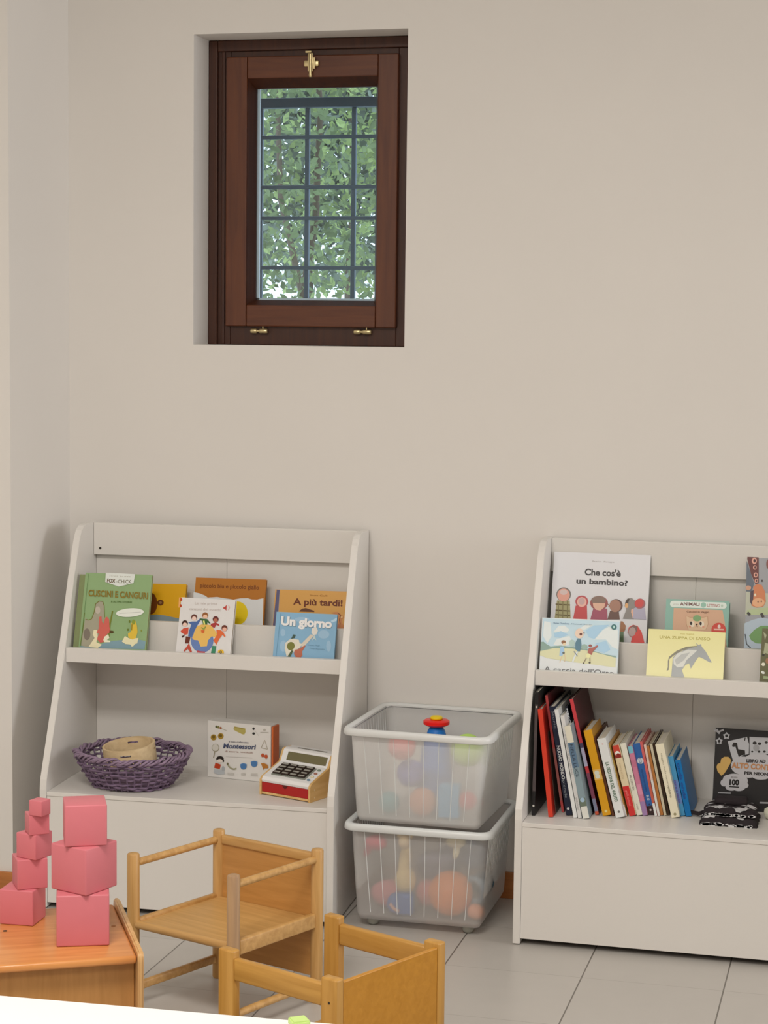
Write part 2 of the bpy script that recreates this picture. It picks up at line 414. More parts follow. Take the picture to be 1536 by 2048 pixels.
bm = NB(); box(bm, (-9, W+.45, -1.3), (9, 16, -1.2)); o = obj('ground', bm, mat('pale_gravel', (.55, .55, .52), .9, noise=.2)); o['kind'] = 'structure'

# ------------------------------------------------------------------ display bookcases
PROF = [(0, .003), (0, .318), (.004, .344), (.096, .552), (.157, .703), (.212, .847), (.252, .94), (.262, .958), (.276, .974), (.294, .984), (.312, .987), (.40, .987), (.40, .003)]
CW = .79
def bookcase(label, loc, rz, hole=False):
    t = thing('display_bookcase', label, 'bookcase', (*loc, 0), rz, 'white display bookcases')
    for x0 in (0, CW-.018):
        bm = NB(); prism(bm, PROF, 0, x0, x0+.018)
        bmesh.ops.recalc_face_normals(bm, faces=bm.faces)
        es = [e for e in bm.edges if len(e.link_faces) == 2 and e.calc_face_angle() > 1.2]
        bmesh.ops.bevel(bm, geom=es, offset=.0012, segments=2, affect='EDGES')
        sp = obj('side_panel', bm, M_white, t, local=True)
        for y in (.02, .37):
            bm = NB(); box(bm, (x0+.002, y-.012, 0), (x0+.016, y+.012, .0029)); obj('foot', bm, mat('grey_plastic', (.2, .19, .17), .6), sp, local=True)
    a, b = .0185, CW-.0185
    bm = NB(); box(bm, (a, .004, .016), (b, .022, .3005), bevel=.001); obj('front_panel', bm, M_white, t, local=True)
    bm = NB(); box(bm, (a, .002, .301), (b, .388, .312), bevel=.001); obj('bottom_shelf', bm, M_white, t, local=True)
    bm = NB(); box(bm, (a, .06, 0), (b, .075, .300)); obj('toe_gap_shade', bm, M_dark, t, local=True)  # dark board paints the shade in the gap under the front panel
    bm = NB(); box(bm, (a, .1665, .632), (b, .388, .65), bevel=.001); obj('display_shelf', bm, M_white, t, local=True)
    bm = NB(); box(bm, (a, .148, .632), (b, .166, .670), bevel=.001); obj('front_lip', bm, M_white, t, local=True)
    bm = NB(); box(bm, (a, .226, .6505), (b, .242, .739), bevel=.001); obj('rear_lip', bm, M_white, t, local=True)
    bm = NB(); box(bm, (a, .368, .897), (b, .386, .985), bevel=.001)
    tb = obj('top_board', bm, M_white, t, local=True)
    if hole:
        bm = NB(); lathe(bm, [(.0035, 0), (.0035, .0006)], (.037, .368, .915), 16, Matrix.Rotation(R(90), 4, 'X')); obj('screw_hole', bm, M_dark, tb, local=True)
    m_ = CW/2
    for x0, x1 in ((a, m_-.0003), (m_+.0003, b)):
        bm = NB(); box(bm, (x0, .389, .02), (x1, .394, .97), bevel=.0008); obj('back_panel', bm, M_white, t, local=True)
    return t
RZ1 = R(3.0)
C1 = (-1.335-CW*math.cos(RZ1), 4.722-CW*math.sin(RZ1)); C2 = (-.87, 4.73)
bookcase('white sloping display bookcase holding the purple basket, beside the left wall', C1, RZ1, True)
bookcase('white sloping display bookcase with a row of upright books, at the right edge', C2, 0)
def loc2w(c, rz, x, y, z): return Matrix.Translation((*c, 0)) @ Matrix.Rotation(rz, 4, 'Z') @ Vector((x, y, z))

# ------------------------------------------------------------------ leaning picture books
M_page = mat('page_edges', (.72, .68, .58), .8, noise=.08, nscale=300)
def picture_book(name, label, case, bl, br, tl, cover, crop, art, yb=.172, tilt=17, th=.012, zb=.6505, spine=None, rough=.35, right=None, group='picture books on display'):
    c, rz = case; T = R(tilt)
    Rz = Matrix.Rotation(rz, 3, 'Z'); n = Rz @ Vector((0, -math.cos(T), math.sin(T)))
    O = loc2w(c, rz, 0, yb, zb)
    A, B, D = on_plane(*bl, O, n), on_plane(*br, O, n), on_plane(*tl, O, n)
    u = (B-A).normalized(); v = u.cross(-n).normalized() if u.cross(-n).z > 0 else u.cross(n).normalized()
    w = (B-A).length; h = (D-A).dot(v)
    low = min(A.z, B.z); ext = (low-zb)/v.z
    A0 = A - v*ext; H = h+ext
    base = (A0+u*w/2); t = thing(name, label, 'book', (base.x, base.y, zb), rz, group)
    def slab(bm, x0, x1, z0, z1, d0, d1, mi=0):
        f = lambda x, z, d: A0+u*x+v*z-n*d
        hexa(bm, [f(x0, z0, d1), f(x1, z0, d1), f(x1, z0, d0), f(x0, z0, d0), f(x0, z1, d1), f(x1, z1, d1), f(x1, z1, d0), f(x0, z1, d0)], mi)
    mats = [mat('cover_print', C(*cover), rough, .25), mat('spine_print', C(*(spine or cover)), rough, .25)]
    bm = NB(); slab(bm, 0, w, 0, H, 0, .0016); slab(bm, 0, w, 0, H, th-.0016, th); slab(bm, 0, .0018, 0, H, .0016, th-.0016, 1)
    bmesh.ops.recalc_face_normals(bm, faces=bm.faces)
    if art: art(Art(bm, A0, n, crop, mats, rough))
    obj('cover', bm, mats, t, recalc=False)
    bm = NB(); slab(bm, .002, w-.002, .002, H-.002, .0018, th-.0018); obj('pages', bm, M_page if right is None else mat('page_tint', C(*right), .7), t)
    return t
K1, K2 = (C1, RZ1), (C2, 0)
cropA = (140, 1130, 8.084); cropB = (300, 1140, 6.4); cropC = (530, 1150, 8.084); cropD = (1090, 1090, 6.678); cropE = (1070, 1220, 8.084); cropF = (1280, 1080, 6.0)

def art_green(a):
    a.poly([(170, 1310), (300, 1318), (460, 1290), (700, 1225), (830, 1215), (1130, 1210), (1222, 1230), (1205, 1364), (160, 1338)], (120, 142, 146))
    a.poly([(170, 1300), (215, 1060), (245, 880), (250, 850), (285, 885), (330, 880), (375, 820), (400, 700), (425, 620), (470, 588), (520, 590), (550, 630), (560, 740), (545, 900), (480, 1180), (400, 1250), (290, 1330)], (152, 142, 118))
    a.ell(275, 1120, 55, 95, (118, 105, 90)); a.ell(450, 730, 40, 60, (175, 160, 140))
    a.line([(250, 880), (300, 892), (350, 875), (392, 760), (415, 630), (470, 585), (530, 590), (555, 660), (560, 850)], 12, (108, 104, 40))
    a.line([(235, 770), (205, 1050), (170, 1300)], 14, (110, 112, 40)); a.line([(690, 745), (650, 950), (625, 1180)], 24, (112, 114, 44))
    a.poly([(300, 1325), (400, 1180), (370, 1130), (385, 1050), (440, 1050), (450, 1150), (430, 1250), (520, 1290), (450, 1345)], (216, 200, 160))
    a.poly([(475, 840), (510, 832), (520, 920), (545, 950), (575, 850), (600, 838), (635, 880), (640, 1000), (660, 1080), (600, 1120), (560, 1240), (490, 1260), (440, 1200), (470, 1110), (430, 1090), (465, 1030), (470, 920)], (192, 92, 78))
    a.poly([(640, 1060), (700, 1065), (715, 1085), (690, 1105), (640, 1100)], (80, 62, 30))
    a.poly([(540, 1215), (560, 1160), (620, 1120), (640, 1180), (600, 1215), (655, 1225), (650, 1250), (560, 1250)], (226, 212, 176))
    a.poly([(990, 960), (1010, 900), (1060, 905), (1085, 980), (1095, 1080), (1070, 1180), (1010, 1210), (945, 1170), (940, 1110), (985, 1080)], (206, 168, 58))
    a.ell(1030, 925, 28, 40, (130, 135, 50)); a.line([(1005, 960), (1000, 1060)], 14, (120, 100, 30))
    a.poly([(890, 1150), (945, 1180), (1010, 1205), (1060, 1185), (1110, 1180), (1090, 1270), (1050, 1280), (1030, 1310), (1000, 1320), (975, 1285), (900, 1280), (842, 1240)], (214, 200, 158))
    a.ell(965, 915, 14, 22, (100, 110, 40)); a.ell(940, 1048, 14, 20, (100, 110, 40)); a.ell(1155, 1062, 10, 18, (120, 125, 50))
    a.poly([(583, 128), (1055, 150), (1030, 295), (790, 352), (572, 275)], (206, 202, 188))
    a.text('STORIE', (640, 190), (780, 193), 18, (165, 158, 140)); a.text('BUFFE', (810, 195), (990, 200), 18, (165, 158, 140))
    a.text('FOX', (600, 280), (735, 290), 58, (92, 66, 40), .03); a.text('+', (750, 285), (775, 286), 22, (120, 110, 90)); a.text('CHICK', (780, 295), (995, 300), 58, (104, 96, 72), .01)
    a.text('CUSCINI E CANGURI', (300, 500), (1262, 548), 98, (128, 104, 38), .03)
    a.text('E ALTRE STORIE', (668, 605), (1005, 615), 24, (84, 104, 50), .02)
    a.ell(972, 772, 226, 70, (212, 208, 190), -4); a.line([(800, 785), (1150, 762)], 10, (184, 180, 165))
    a.line([(302, 150), (175, 1310)], 6, (92, 118, 66))
picture_book('picture_book', 'green picture book with white top badge and gold title, leftmost on its bookcase', K1, (157, 1294.5), (291, 1300), (175.5, 1145.5), (134, 154, 106), cropA, art_green, th=.012, spine=(120, 128, 84), right=(176, 128, 100))

picture_book('picture_book', 'slim olive book showing only its left edge behind the green picture book', K1, (146, 1294), (272, 1299), (168, 1149), (132, 136, 92), cropA, None, yb=.186, th=.009)
def art_yellow(a):
    a.ell(10, 430, 84, 138, (112, 58, 22)); a.ell(134, 418, 42, 38, (98, 54, 24)); a.ell(134, 418, 18, 17, (140, 100, 60))
    a.poly([(-20, 580), (80, 570), (180, 580), (330, 612), (410, 628), (400, 690), (-30, 690)], (122, 132, 132))
picture_book('picture_book', 'yellow orange board book behind the green picture book', K1, (292, 1246), (367, 1248), (294, 1167), (205, 148, 26), cropB, art_yellow, yb=.285, th=.013, right=(160, 150, 120))
def art_brown(a):
    a.poly([(558, 282), (640, 300), (700, 325), (740, 352), (860, 345), (960, 362), (1070, 378), (1160, 362), (1250, 360), (1300, 376), (1370, 378), (1452, 360), (1440, 760), (540, 740)], (200, 194, 186))
    a.text('piccolo blu e piccolo giallo', (640, 222), (1395, 250), 52, (112, 58, 20), .02)
    a.ell(1120, 552, 132, 150, (212, 178, 18)); a.ell(1235, 716, 88, 9, (96, 88, 78))
picture_book('picture_book', 'picture book with brown top band and yellow shape, behind the white songs book', K1, (384, 1250), (526, 1255), (389, 1154.8), (166, 102, 36), cropB, art_brown, yb=.283, th=.010)
def art_songs(a):
    for x, y in ((398, 378), (392, 458)): a.ell(x, y, 15, 20, (172, 60, 22))
    a.poly([(372, 350), (388, 350), (380, 480), (364, 480)], (226, 150, 88))
    a.text('Le mie prime', (575, 440), (858, 448), 32, (176, 158, 146)); a.text('canzoni del mondo', (503, 512), (912, 528), 32, (176, 158, 146))
    a.poly([(938, 480), (960, 470), (982, 446), (978, 520), (958, 500), (936, 492)], (176, 60, 50)); a.line([(1006, 452), (1018, 480), (1004, 515)], 9, (204, 140, 130))
    a.ell(668, 905, 145, 152, (98, 116, 156))
    a.poly([(540, 870), (580, 770), (600, 720), (680, 690), (780, 706), (830, 770), (868, 830), (860, 862), (790, 850), (745, 900), (730, 975), (650, 980), (615, 900), (560, 895)], (214, 166, 84))
    a.poly([(600, 1030), (650, 1040), (710, 1045), (700, 1066), (606, 1062)], (176, 70, 70))
    def kid(hx, hy, hair, skin, body, pts):
        a.poly(pts, body); a.ell(hx, hy, 38, 40, hair); a.ell(hx, hy+16, 28, 26, skin)
    kid(448, 684, (60, 34, 24), (224, 178, 156), (190, 74, 52), [(430, 745), (495, 735), (485, 820), (450, 830), (400, 800), (392, 782)])
    kid(566, 606, (96, 52, 40), (226, 180, 160), (74, 96, 140), [(490, 672), (540, 660), (600, 660), (640, 622), (650, 640), (600, 720), (560, 800), (530, 860), (490, 850), (500, 780), (530, 700)])
    kid(708, 582, (138, 84, 44), (220, 172, 140), (56, 92, 50), [(640, 620), (680, 625), (735, 630), (775, 680), (768, 690), (735, 670), (735, 700), (680, 700), (670, 650), (640, 640)])
    kid(842, 632, (96, 40, 36), (168, 96, 72), (158, 54, 50), [(780, 690), (835, 672), (880, 690), (892, 712), (880, 715), (850, 702), (825, 745), (780, 712)])
    kid(955, 745, (104, 50, 34), (222, 160, 134), (206, 96, 50), [(850, 765), (905, 770), (935, 790), (970, 850), (955, 860), (930, 830), (890, 880), (850, 960), (812, 900), (860, 830)])
    a.poly([(460, 850), (520, 860), (500, 940), (452, 940)], (96, 44, 30)); a.poly([(500, 935), (540, 1050), (515, 1052), (485, 1010), (440, 1048), (432, 1030), (475, 980)], (178, 70, 50))
    a.poly([(405, 850), (450, 825), (440, 850), (412, 868)], (70, 44, 40)); a.poly([(800, 970), (850, 975), (835, 1068), (782, 1064)], (60, 122, 88))
    a.poly([(655, 770), (700, 770), (690, 808), (662, 804)], (196, 90, 40)); a.line([(660, 735), (690, 760), (715, 725)], 14, (130, 140, 60)); a.line([(690, 650), (700, 700)], 20, (210, 212, 110))
    a.ell(908, 1058, 40, 40, (226, 168, 50), a0=180, a1=376); a.ell(908, 1052, 16, 18, (96, 70, 40)); a.ell(908, 1052, 8, 9, (226, 190, 90))
picture_book('picture_book', 'white songbook showing children around a globe, in the front row of its bookcase', K1, (351.5, 1302.5), (460.3, 1309), (363.5, 1194.5), (206, 196, 186), cropB, art_songs, yb=.171, th=.014, right=(150, 130, 100))
def art_tardi(a):
    a.poly([(190, 238), (243, 240), (205, 850), (125, 845)], (88, 82, 106)); a.line([(240, 240), (203, 850)], 6, (168, 150, 130))
    a.text('Simone', (722, 338), (860, 342), 26, (150, 92, 28), .01); a.text('Galli', (885, 345), (1008, 348), 26, (150, 92, 28), .01)
    a.text('A più tardi!', (455, 476), (1252, 505), 100, (98, 42, 12), .03)
    a.poly([(558, 580), (600, 545), (660, 535), (740, 560), (798, 580), (795, 600), (556, 592)], (92, 52, 30))
    a.poly([(1060, 610), (1170, 595), (1215, 620), (1235, 655), (1265, 660), (1268, 700), (1240, 720), (1245, 780), (1290, 840), (1285, 885), (1150, 880), (1150, 640)], (190, 122, 72))
    a.ell(1235, 680, 22, 18, (222, 170, 110)); a.line([(1180, 620), (1225, 650), (1205, 720), (1215, 800)], 14, (120, 66, 30)); a.ell(1180, 830, 40, 36, (176, 110, 80))
picture_book('picture_book', 'orange picture book with dark brown title and blue spine, behind the small blue book', K1, (545, 1257), (695.5, 1262), (553.5, 1179), (200, 146, 76), cropC, art_tardi, yb=.285, th=.012, spine=(88, 82, 106))
def art_giorno(a):
    for x, y, rx, ry in ((290, 930, 40, 60), (950, 960, 90, 70), (300, 1150, 60, 90), (1030, 1150, 40, 90), (600, 720, 120, 40)): a.ell(x, y, rx, ry, (146, 170, 184))
    a.poly([(1165, 690), (1060, 745), (1090, 770), (1160, 740)], (172, 190, 200))
    a.text('Un giorno', (262, 812), (1084, 862), 132, (96, 116, 128), .06); a.text('Un giorno', (256, 804), (1080, 854), 132, (222, 224, 226), .05)
    a.poly([(760, 860), (830, 840), (856, 900), (835, 960), (780, 975), (750, 930)], (208, 196, 180))
    a.poly([(740, 960), (790, 980), (640, 1150), (600, 1180), (580, 1120), (700, 1000)], (200, 184, 162)); a.poly([(760, 1060), (800, 960), (830, 1060), (800, 1030)], (184, 190, 180))
    a.poly([(330, 1100), (400, 1040), (460, 1030), (550, 1050), (560, 1100), (600, 1120), (560, 1180), (480, 1230), (420, 1290), (350, 1320), (320, 1190)], (206, 194, 172))
    a.ell(418, 1150, 62, 68, (116, 112, 56), 20); a.poly([(420, 1035), (460, 960), (500, 970), (480, 1020)], (70, 84, 72))
    a.poly([(430, 1215), (460, 1230), (410, 1325), (365, 1318)], (80, 90, 62))
    a.poly([(480, 1210), (540, 1200), (640, 1140), (655, 1150), (600, 1240), (608, 1300), (580, 1332), (500, 1330), (470, 1280)], (174, 98, 74))
    a.text('Alison Magli', (690, 1142), (885, 1152), 20, (104, 134, 150)); a.text('Peter Reynolds', (725, 1196), (965, 1212), 20, (104, 134, 150))
    a.line([(258, 620), (180, 1315)], 8, (104, 138, 156))
picture_book('picture_book', 'small light blue picture book with white title at the right end of its bookcase', K1, (545.5, 1312), (667.8, 1318), (560.5, 1223.8), (128, 160, 178), cropC, art_giorno, yb=.171, th=.010, rough=.2)

def art_bambino(a):
    a.text('Beatrice', (635, 226), (755, 230), 20, (150, 140, 132)); a.text('Alemagna', (778, 232), (925, 238), 20, (150, 140, 132))
    a.text("Che cos'è", (530, 400), (1012, 420), 82, (48, 42, 40), .035); a.text('un bambino?', (418, 512), (1102, 546), 72, (48, 42, 40), .035)
    def person(pts, c): a.poly(pts, c)
    person([(160, 740), (330, 740), (344, 980), (130, 975)], (150, 138, 92)); a.ell(250, 660, 98, 94, (110, 100, 90)); a.ell(248, 668, 84, 86, (206, 142, 120)); a.ell(250, 630, 50, 36, (196, 168, 156))
    for y in (790, 870, 930): a.line([(142, y), (336, y+12)], 16, (88, 70, 24))
    for x in (180, 240, 300): a.line([(x, 752), (x-2, 974)], 11, (112, 98, 54))
    person([(410, 810), (560, 810), (566, 1000), (376, 990)], (182, 62, 60)); a.ell(492, 755, 86, 80, (172, 70, 70)); a.ell(492, 762, 64, 66, (218, 160, 140)); a.ell(490, 752, 44, 46, (186, 148, 140))
    person([(645, 850), (830, 850), (835, 1000), (605, 1000)], (150, 70, 84)); a.ell(722, 775, 118, 96, (142, 70, 64)); a.ell(716, 740, 100, 58, (124, 98, 82)); a.poly([(640, 775), (805, 780), (795, 830), (740, 878), (680, 865), (645, 820)], (206, 158, 130))
    person([(870, 880), (985, 880), (1000, 995), (835, 995)], (96, 66, 54)); a.ell(950, 810, 88, 88, (90, 62, 52)); a.ell(938, 815, 76, 82, (152, 108, 86)); a.line([(830, 780), (860, 810), (850, 830)], 10, (140, 80, 60))
    person([(1080, 740), (1110, 712), (1160, 708), (1210, 750), (1230, 850), (1190, 990), (1040, 985), (1085, 870)], (128, 118, 108)); a.poly([(1072, 770), (1100, 720), (1130, 720), (1110, 780), (1085, 830), (1065, 820)], (60, 46, 36)); a.ell(1090, 810, 22, 34, (204, 150, 96))
    person([(1150, 870), (1220, 830), (1330, 840), (1352, 1000), (1170, 985)], (160, 150, 160)); a.ell(1268, 785, 72, 68, (150, 84, 84), -30); a.ell(1260, 778, 62, 56, (186, 62, 56), -30); a.poly([(1155, 860), (1180, 850), (1175, 980), (1150, 900)], (210, 158, 130))
    a.poly([(1000, 1020), (1040, 1022), (1080, 1080), (1070, 1140), (1040, 1170), (1000, 1170)], (150, 98, 62)); a.poly([(995, 1165), (1050, 1160), (1052, 1312), (990, 1312)], (96, 112, 80))
    a.poly([(1104, 1170), (1120, 1100), (1180, 1065), (1240, 1085), (1290, 1160), (1330, 1312), (1145, 1312), (1160, 1240)], (196, 56, 46)); a.poly([(1110, 1170), (1125, 1110), (1185, 1068), (1240, 1095), (1230, 1150), (1170, 1225), (1130, 1220)], (118, 82, 72)); a.ell(1165, 1160, 48, 62, (166, 138, 128), 10)
picture_book('picture_book', 'tall white picture book with rows of painted heads, on the right bookcase', K2, (1098, 1279), (1292, 1288), (1118.5, 1104), (204, 196, 190), cropD, art_bambino, yb=.270, tilt=16.5, th=.010)
def art_hunt(a):
    a.poly([(135, 135), (1368, 190), (1335, 780), (1100, 740), (900, 660), (700, 620), (480, 590), (250, 600), (95, 655)], (180, 196, 206))
    for p in ([(300, 350), (380, 260), (480, 250), (560, 320), (520, 360), (380, 350)], [(700, 310), (830, 230), (940, 240), (800, 320)], [(960, 480), (1100, 320), (1200, 270), (1340, 330), (1340, 640), (1250, 600), (1150, 480)], [(300, 560), (350, 470), (560, 420), (620, 560), (400, 590)], [(150, 180), (250, 200), (270, 420), (200, 540), (130, 420)]): a.poly(p, (208, 208, 204))
    for p in ([(820, 330), (960, 250), (1200, 240), (1080, 330), (960, 470), (870, 440)], [(310, 380), (420, 340), (540, 400), (420, 450), (320, 440)], [(980, 540), (1150, 500), (1220, 640), (1120, 700), (960, 640)]): a.poly(p, (156, 184, 206))
    a.poly([(95, 515), (140, 512), (170, 540), (250, 590), (420, 575), (640, 605), (880, 640), (1100, 710), (1310, 745), (1305, 775), (1000, 700), (700, 640), (300, 630), (88, 660)], (128, 148, 132))
    a.poly([(85, 665), (300, 620), (600, 625), (900, 665), (1310, 775), (1300, 930), (1000, 890), (800, 870), (480, 820), (200, 780), (80, 730)], (204, 196, 152))
    a.poly([(80, 735), (200, 780), (500, 830), (1000, 890), (1325, 935), (1325, 1032), (70, 990)], (206, 202, 194))
    a.ell(462, 520, 36, 30, (134, 86, 50)); a.ell(475, 555, 26, 22, (220, 190, 150)); a.poly([(410, 590), (470, 590), (475, 680), (440, 745), (395, 740)], (150, 178, 204)); a.line([(440, 740), (420, 790), (402, 850)], 14, (206, 180, 140)); a.line([(475, 700), (490, 780), (480, 840)], 12, (206, 180, 140)); a.ell(463, 695, 20, 18, (90, 90, 80))
    a.ell(720, 380, 70, 80, (220, 186, 160)); a.ell(742, 392, 22, 22, (96, 44, 34)); a.ell(790, 372, 18, 10, (110, 116, 118)); a.poly([(690, 460), (740, 470), (752, 560), (730, 670), (690, 670), (650, 630), (655, 530)], (78, 112, 124)); a.line([(690, 670), (640, 760), (610, 840)], 26, (206, 206, 204)); a.line([(630, 670), (690, 750)], 14, (110, 116, 124))
    a.ell(600, 540, 46, 60, (164, 180, 166)); a.ell(800, 600, 50, 46, (140, 160, 144))
    a.ell(895, 580, 28, 24, (140, 72, 60)); a.poly([(870, 620), (930, 610), (1010, 570), (1020, 590), (940, 670), (915, 730), (850, 690)], (160, 84, 70)); a.ell(862, 740, 40, 36, (226, 208, 148)); a.line([(830, 780), (785, 860)], 14, (140, 120, 90)); a.line([(890, 780), (890, 850)], 14, (130, 110, 80)); a.ell(885, 852, 18, 12, (70, 64, 56)); a.ell(787, 862, 14, 12, (90, 84, 70))
    a.ell(1278, 276, 44, 44, (42, 96, 92)); a.ell(1278, 276, 12, 24, (170, 196, 184))
    a.text('Helen Oxenbury', (300, 222), (560, 232), 24, (96, 120, 140), .01); a.text('Michael Rosen', (590, 234), (925, 248), 20, (120, 140, 150))
    a.text("A caccia dell'Orso", (148, 990), (1275, 1062), 82, (92, 88, 84), .0)
picture_book('picture_book', 'landscape picture book with pale blue sky and walking figures, at the left of its bookcase', K2, (1078.5, 1341), (1234.5, 1348), (1085.8, 1235.3), (204, 204, 198), cropE, art_hunt, yb=.171, th=.014, rough=.22, right=(122, 112, 84))
def art_animals(a):
    a.poly([(405, 815), (990, 842), (1020, 1000), (1040, 1300), (380, 1290)], (196, 152, 120)); 
    pts = [(390+r, 745) for r in (0,)]
    a.ell(400, 768, 40, 38, (206, 208, 192)); a.ell(1000, 788, 40, 38, (206, 208, 192)); a.poly([(400, 730), (1000, 750), (1000, 826), (400, 806)], (206, 208, 192))
    a.text('primi', (405, 775), (465, 777), 14, (150, 130, 120)); a.text('ANIMALI', (480, 784), (715, 790), 38, (112, 72, 66), .03); a.ell(762, 780, 32, 32, (140, 172, 150)); a.text('LETTINO', (805, 800), (960, 806), 34, (160, 100, 92), .02); a.ell(985, 790, 14, 16, (170, 180, 160))
    a.text('Cuccioli in viaggio', (560, 868), (830, 876), 22, (120, 80, 52), .02)
    a.poly([(550, 910), (600, 925), (760, 925), (815, 915), (822, 1010), (790, 1080), (580, 1080), (552, 1010)], (178, 130, 96)); a.poly([(556, 915), (602, 932), (760, 932), (808, 920), (815, 1010), (785, 1080), (584, 1080), (560, 1010)], (204, 168, 132))
    a.ell(685, 940, 50, 38, (118, 148, 96)); a.ell(625, 1010, 30, 36, (222, 196, 170)); a.ell(740, 1010, 30, 36, (222, 196, 170)); a.ell(613, 1000, 14, 22, (44, 30, 24)); a.ell(728, 1003, 14, 22, (44, 30, 24)); a.ell(680, 1015, 13, 11, (80, 44, 30)); a.line([(665, 1045), (680, 1035), (695, 1045)], 5, (130, 80, 60)); a.ell(600, 1040, 14, 10, (206, 140, 110)); a.ell(760, 1042, 14, 10, (206, 140, 110))
    a.ell(945, 1085, 88, 92, (190, 62, 46)); a.poly([(885, 1065), (1005, 1068), (1008, 1085), (888, 1082)], (226, 170, 150)); a.ell(950, 1040, 18, 24, (226, 190, 176))
picture_book('picture_book', 'teal board book with a tan square and red sticker, behind the yellow book', K2, (1328, 1291), (1455, 1297), (1336, 1197.5), (132, 164, 146), cropF, art_animals, yb=.255, tilt=15, th=.028, spine=(120, 150, 134), right=(132, 156, 134))
def art_soup(a):
    a.text('Anais Vaugelade', (485, 1132), (650, 1140), 18, (180, 160, 70)); a.text('UNA ZUPPA DI SASSO', (235, 1180), (842, 1206), 34, (168, 152, 70), .01)
    a.poly([(320, 1570), (345, 1560), (350, 1480), (352, 1430), (400, 1390), (500, 1330), (640, 1300), (700, 1300), (690, 1270), (560, 1280), (440, 1330), (350, 1400), (335, 1450), (333, 1530)], (120, 112, 90))
    a.poly([(375, 1636), (385, 1520), (395, 1410), (440, 1360), (560, 1310), (690, 1275), (672, 1235), (705, 1262), (730, 1248), (742, 1282), (790, 1340), (862, 1470), (835, 1468), (760, 1425), (706, 1400), (665, 1455), (610, 1545), (590, 1480), (545, 1500), (505, 1560), (520, 1610), (535, 1650)], (146, 144, 138))
    a.poly([(400, 1420), (450, 1360), (580, 1316), (690, 1320), (640, 1370), (560, 1440), (520, 1520), (450, 1530), (405, 1490)], (196, 190, 176)); a.poly([(415, 1440), (500, 1370), (600, 1350), (520, 1450), (440, 1500)], (168, 164, 154))
picture_book('picture_book', 'pale yellow glossy picture book with a grey animal, in front of the teal book', K2, (1292, 1350.5), (1446, 1359), (1300, 1257.5), (222, 204, 142), cropF, art_soup, yb=.171, th=.006, rough=.14)
def art_giraffe(a):
    a.poly([(1280, 250), (1330, 400), (1370, 520), (1340, 620), (1275, 620)], (92, 96, 102)); a.poly([(1275, 620), (1540, 640), (1540, 900), (1262, 900)], (176, 172, 148)); a.poly([(1285, 840), (1600, 800), (1600, 900), (1280, 900)], (170, 176, 130))
    a.poly([(1290, 90), (1395, 86), (1425, 220), (1425, 520), (1385, 530), (1330, 400), (1288, 230)], (96, 44, 38))
    for x, y, r in ((1350, 130, 26), (1372, 250, 30), (1378, 330, 22), (1388, 420, 24), (1395, 490, 20)): a.ell(x, y, r, r*1.25, (206, 146, 124)); a.ell(x+3, y, r*.5, r*.7, (70, 34, 34))
    a.ell(1465, 490, 10, 14, (50, 36, 34)); a.ell(1300, 575, 34, 28, (190, 140, 110))
    a.poly([(1360, 560), (1400, 530), (1460, 540), (1500, 620), (1510, 740), (1480, 800), (1400, 812), (1340, 790), (1325, 720), (1360, 660)], (196, 116, 72)); a.poly([(1325, 620), (1365, 600), (1360, 700), (1340, 780), (1318, 740)], (76, 56, 62)); a.ell(1420, 750, 74, 54, (214, 156, 112)); a.ell(1416, 742, 8, 12, (110, 60, 40)); a.ell(1456, 738, 8, 12, (110, 60, 40)); a.ell(1382, 660, 12, 18, (232, 200, 170))
    a.poly([(1256, 1000), (1350, 960), (1460, 930), (1600, 960), (1600, 1310), (1252, 1300)], (168, 176, 180)); a.poly([(1310, 1150), (1370, 1080), (1450, 1030), (1600, 1030), (1600, 1260), (1390, 1240), (1330, 1200)], (104, 140, 78)); a.line([(1290, 870), (1320, 900)], 30, (50, 44, 40)); a.line([(1455, 880), (1480, 930)], 34, (60, 50, 44)); a.line([(1262, 1130), (1280, 1250), (1330, 1300)], 14, (70, 74, 78))
    a.ell(1545, 290, 30, 60, (120, 70, 60))
picture_book('picture_book', 'picture book with an orange giraffe head, cut off by the right edge', K2, (1488, 1297.5), (1640, 1305), (1495.5, 1093), (150, 146, 144), cropF, art_giraffe, yb=.275, th=.010)
def art_leaf(a):
    for p in ([(1480, 1100), (1520, 1140), (1500, 1200)], [(1500, 1230), (1560, 1250), (1540, 1330), (1480, 1380)], [(1470, 1340), (1530, 1330), (1560, 1380)]): a.poly(p, (150, 146, 112))
    a.ell(1480, 1492, 22, 22, (206, 196, 170)); a.ell(1475, 1590, 24, 16, (200, 196, 180), 30); a.ell(1530, 1450, 24, 34, (140, 96, 64)); a.poly([(1480, 1630), (1560, 1640), (1550, 1670), (1480, 1665)], (140, 146, 104)); a.ell(1480, 1380, 16, 14, (40, 36, 22))
picture_book('picture_book', 'dark olive leafy book at the right edge, in front of the giraffe book', K2, (1518.5, 1362), (1640, 1370), (1522.5, 1256.5), (92, 86, 54), cropF, art_leaf, yb=.171, th=.010)

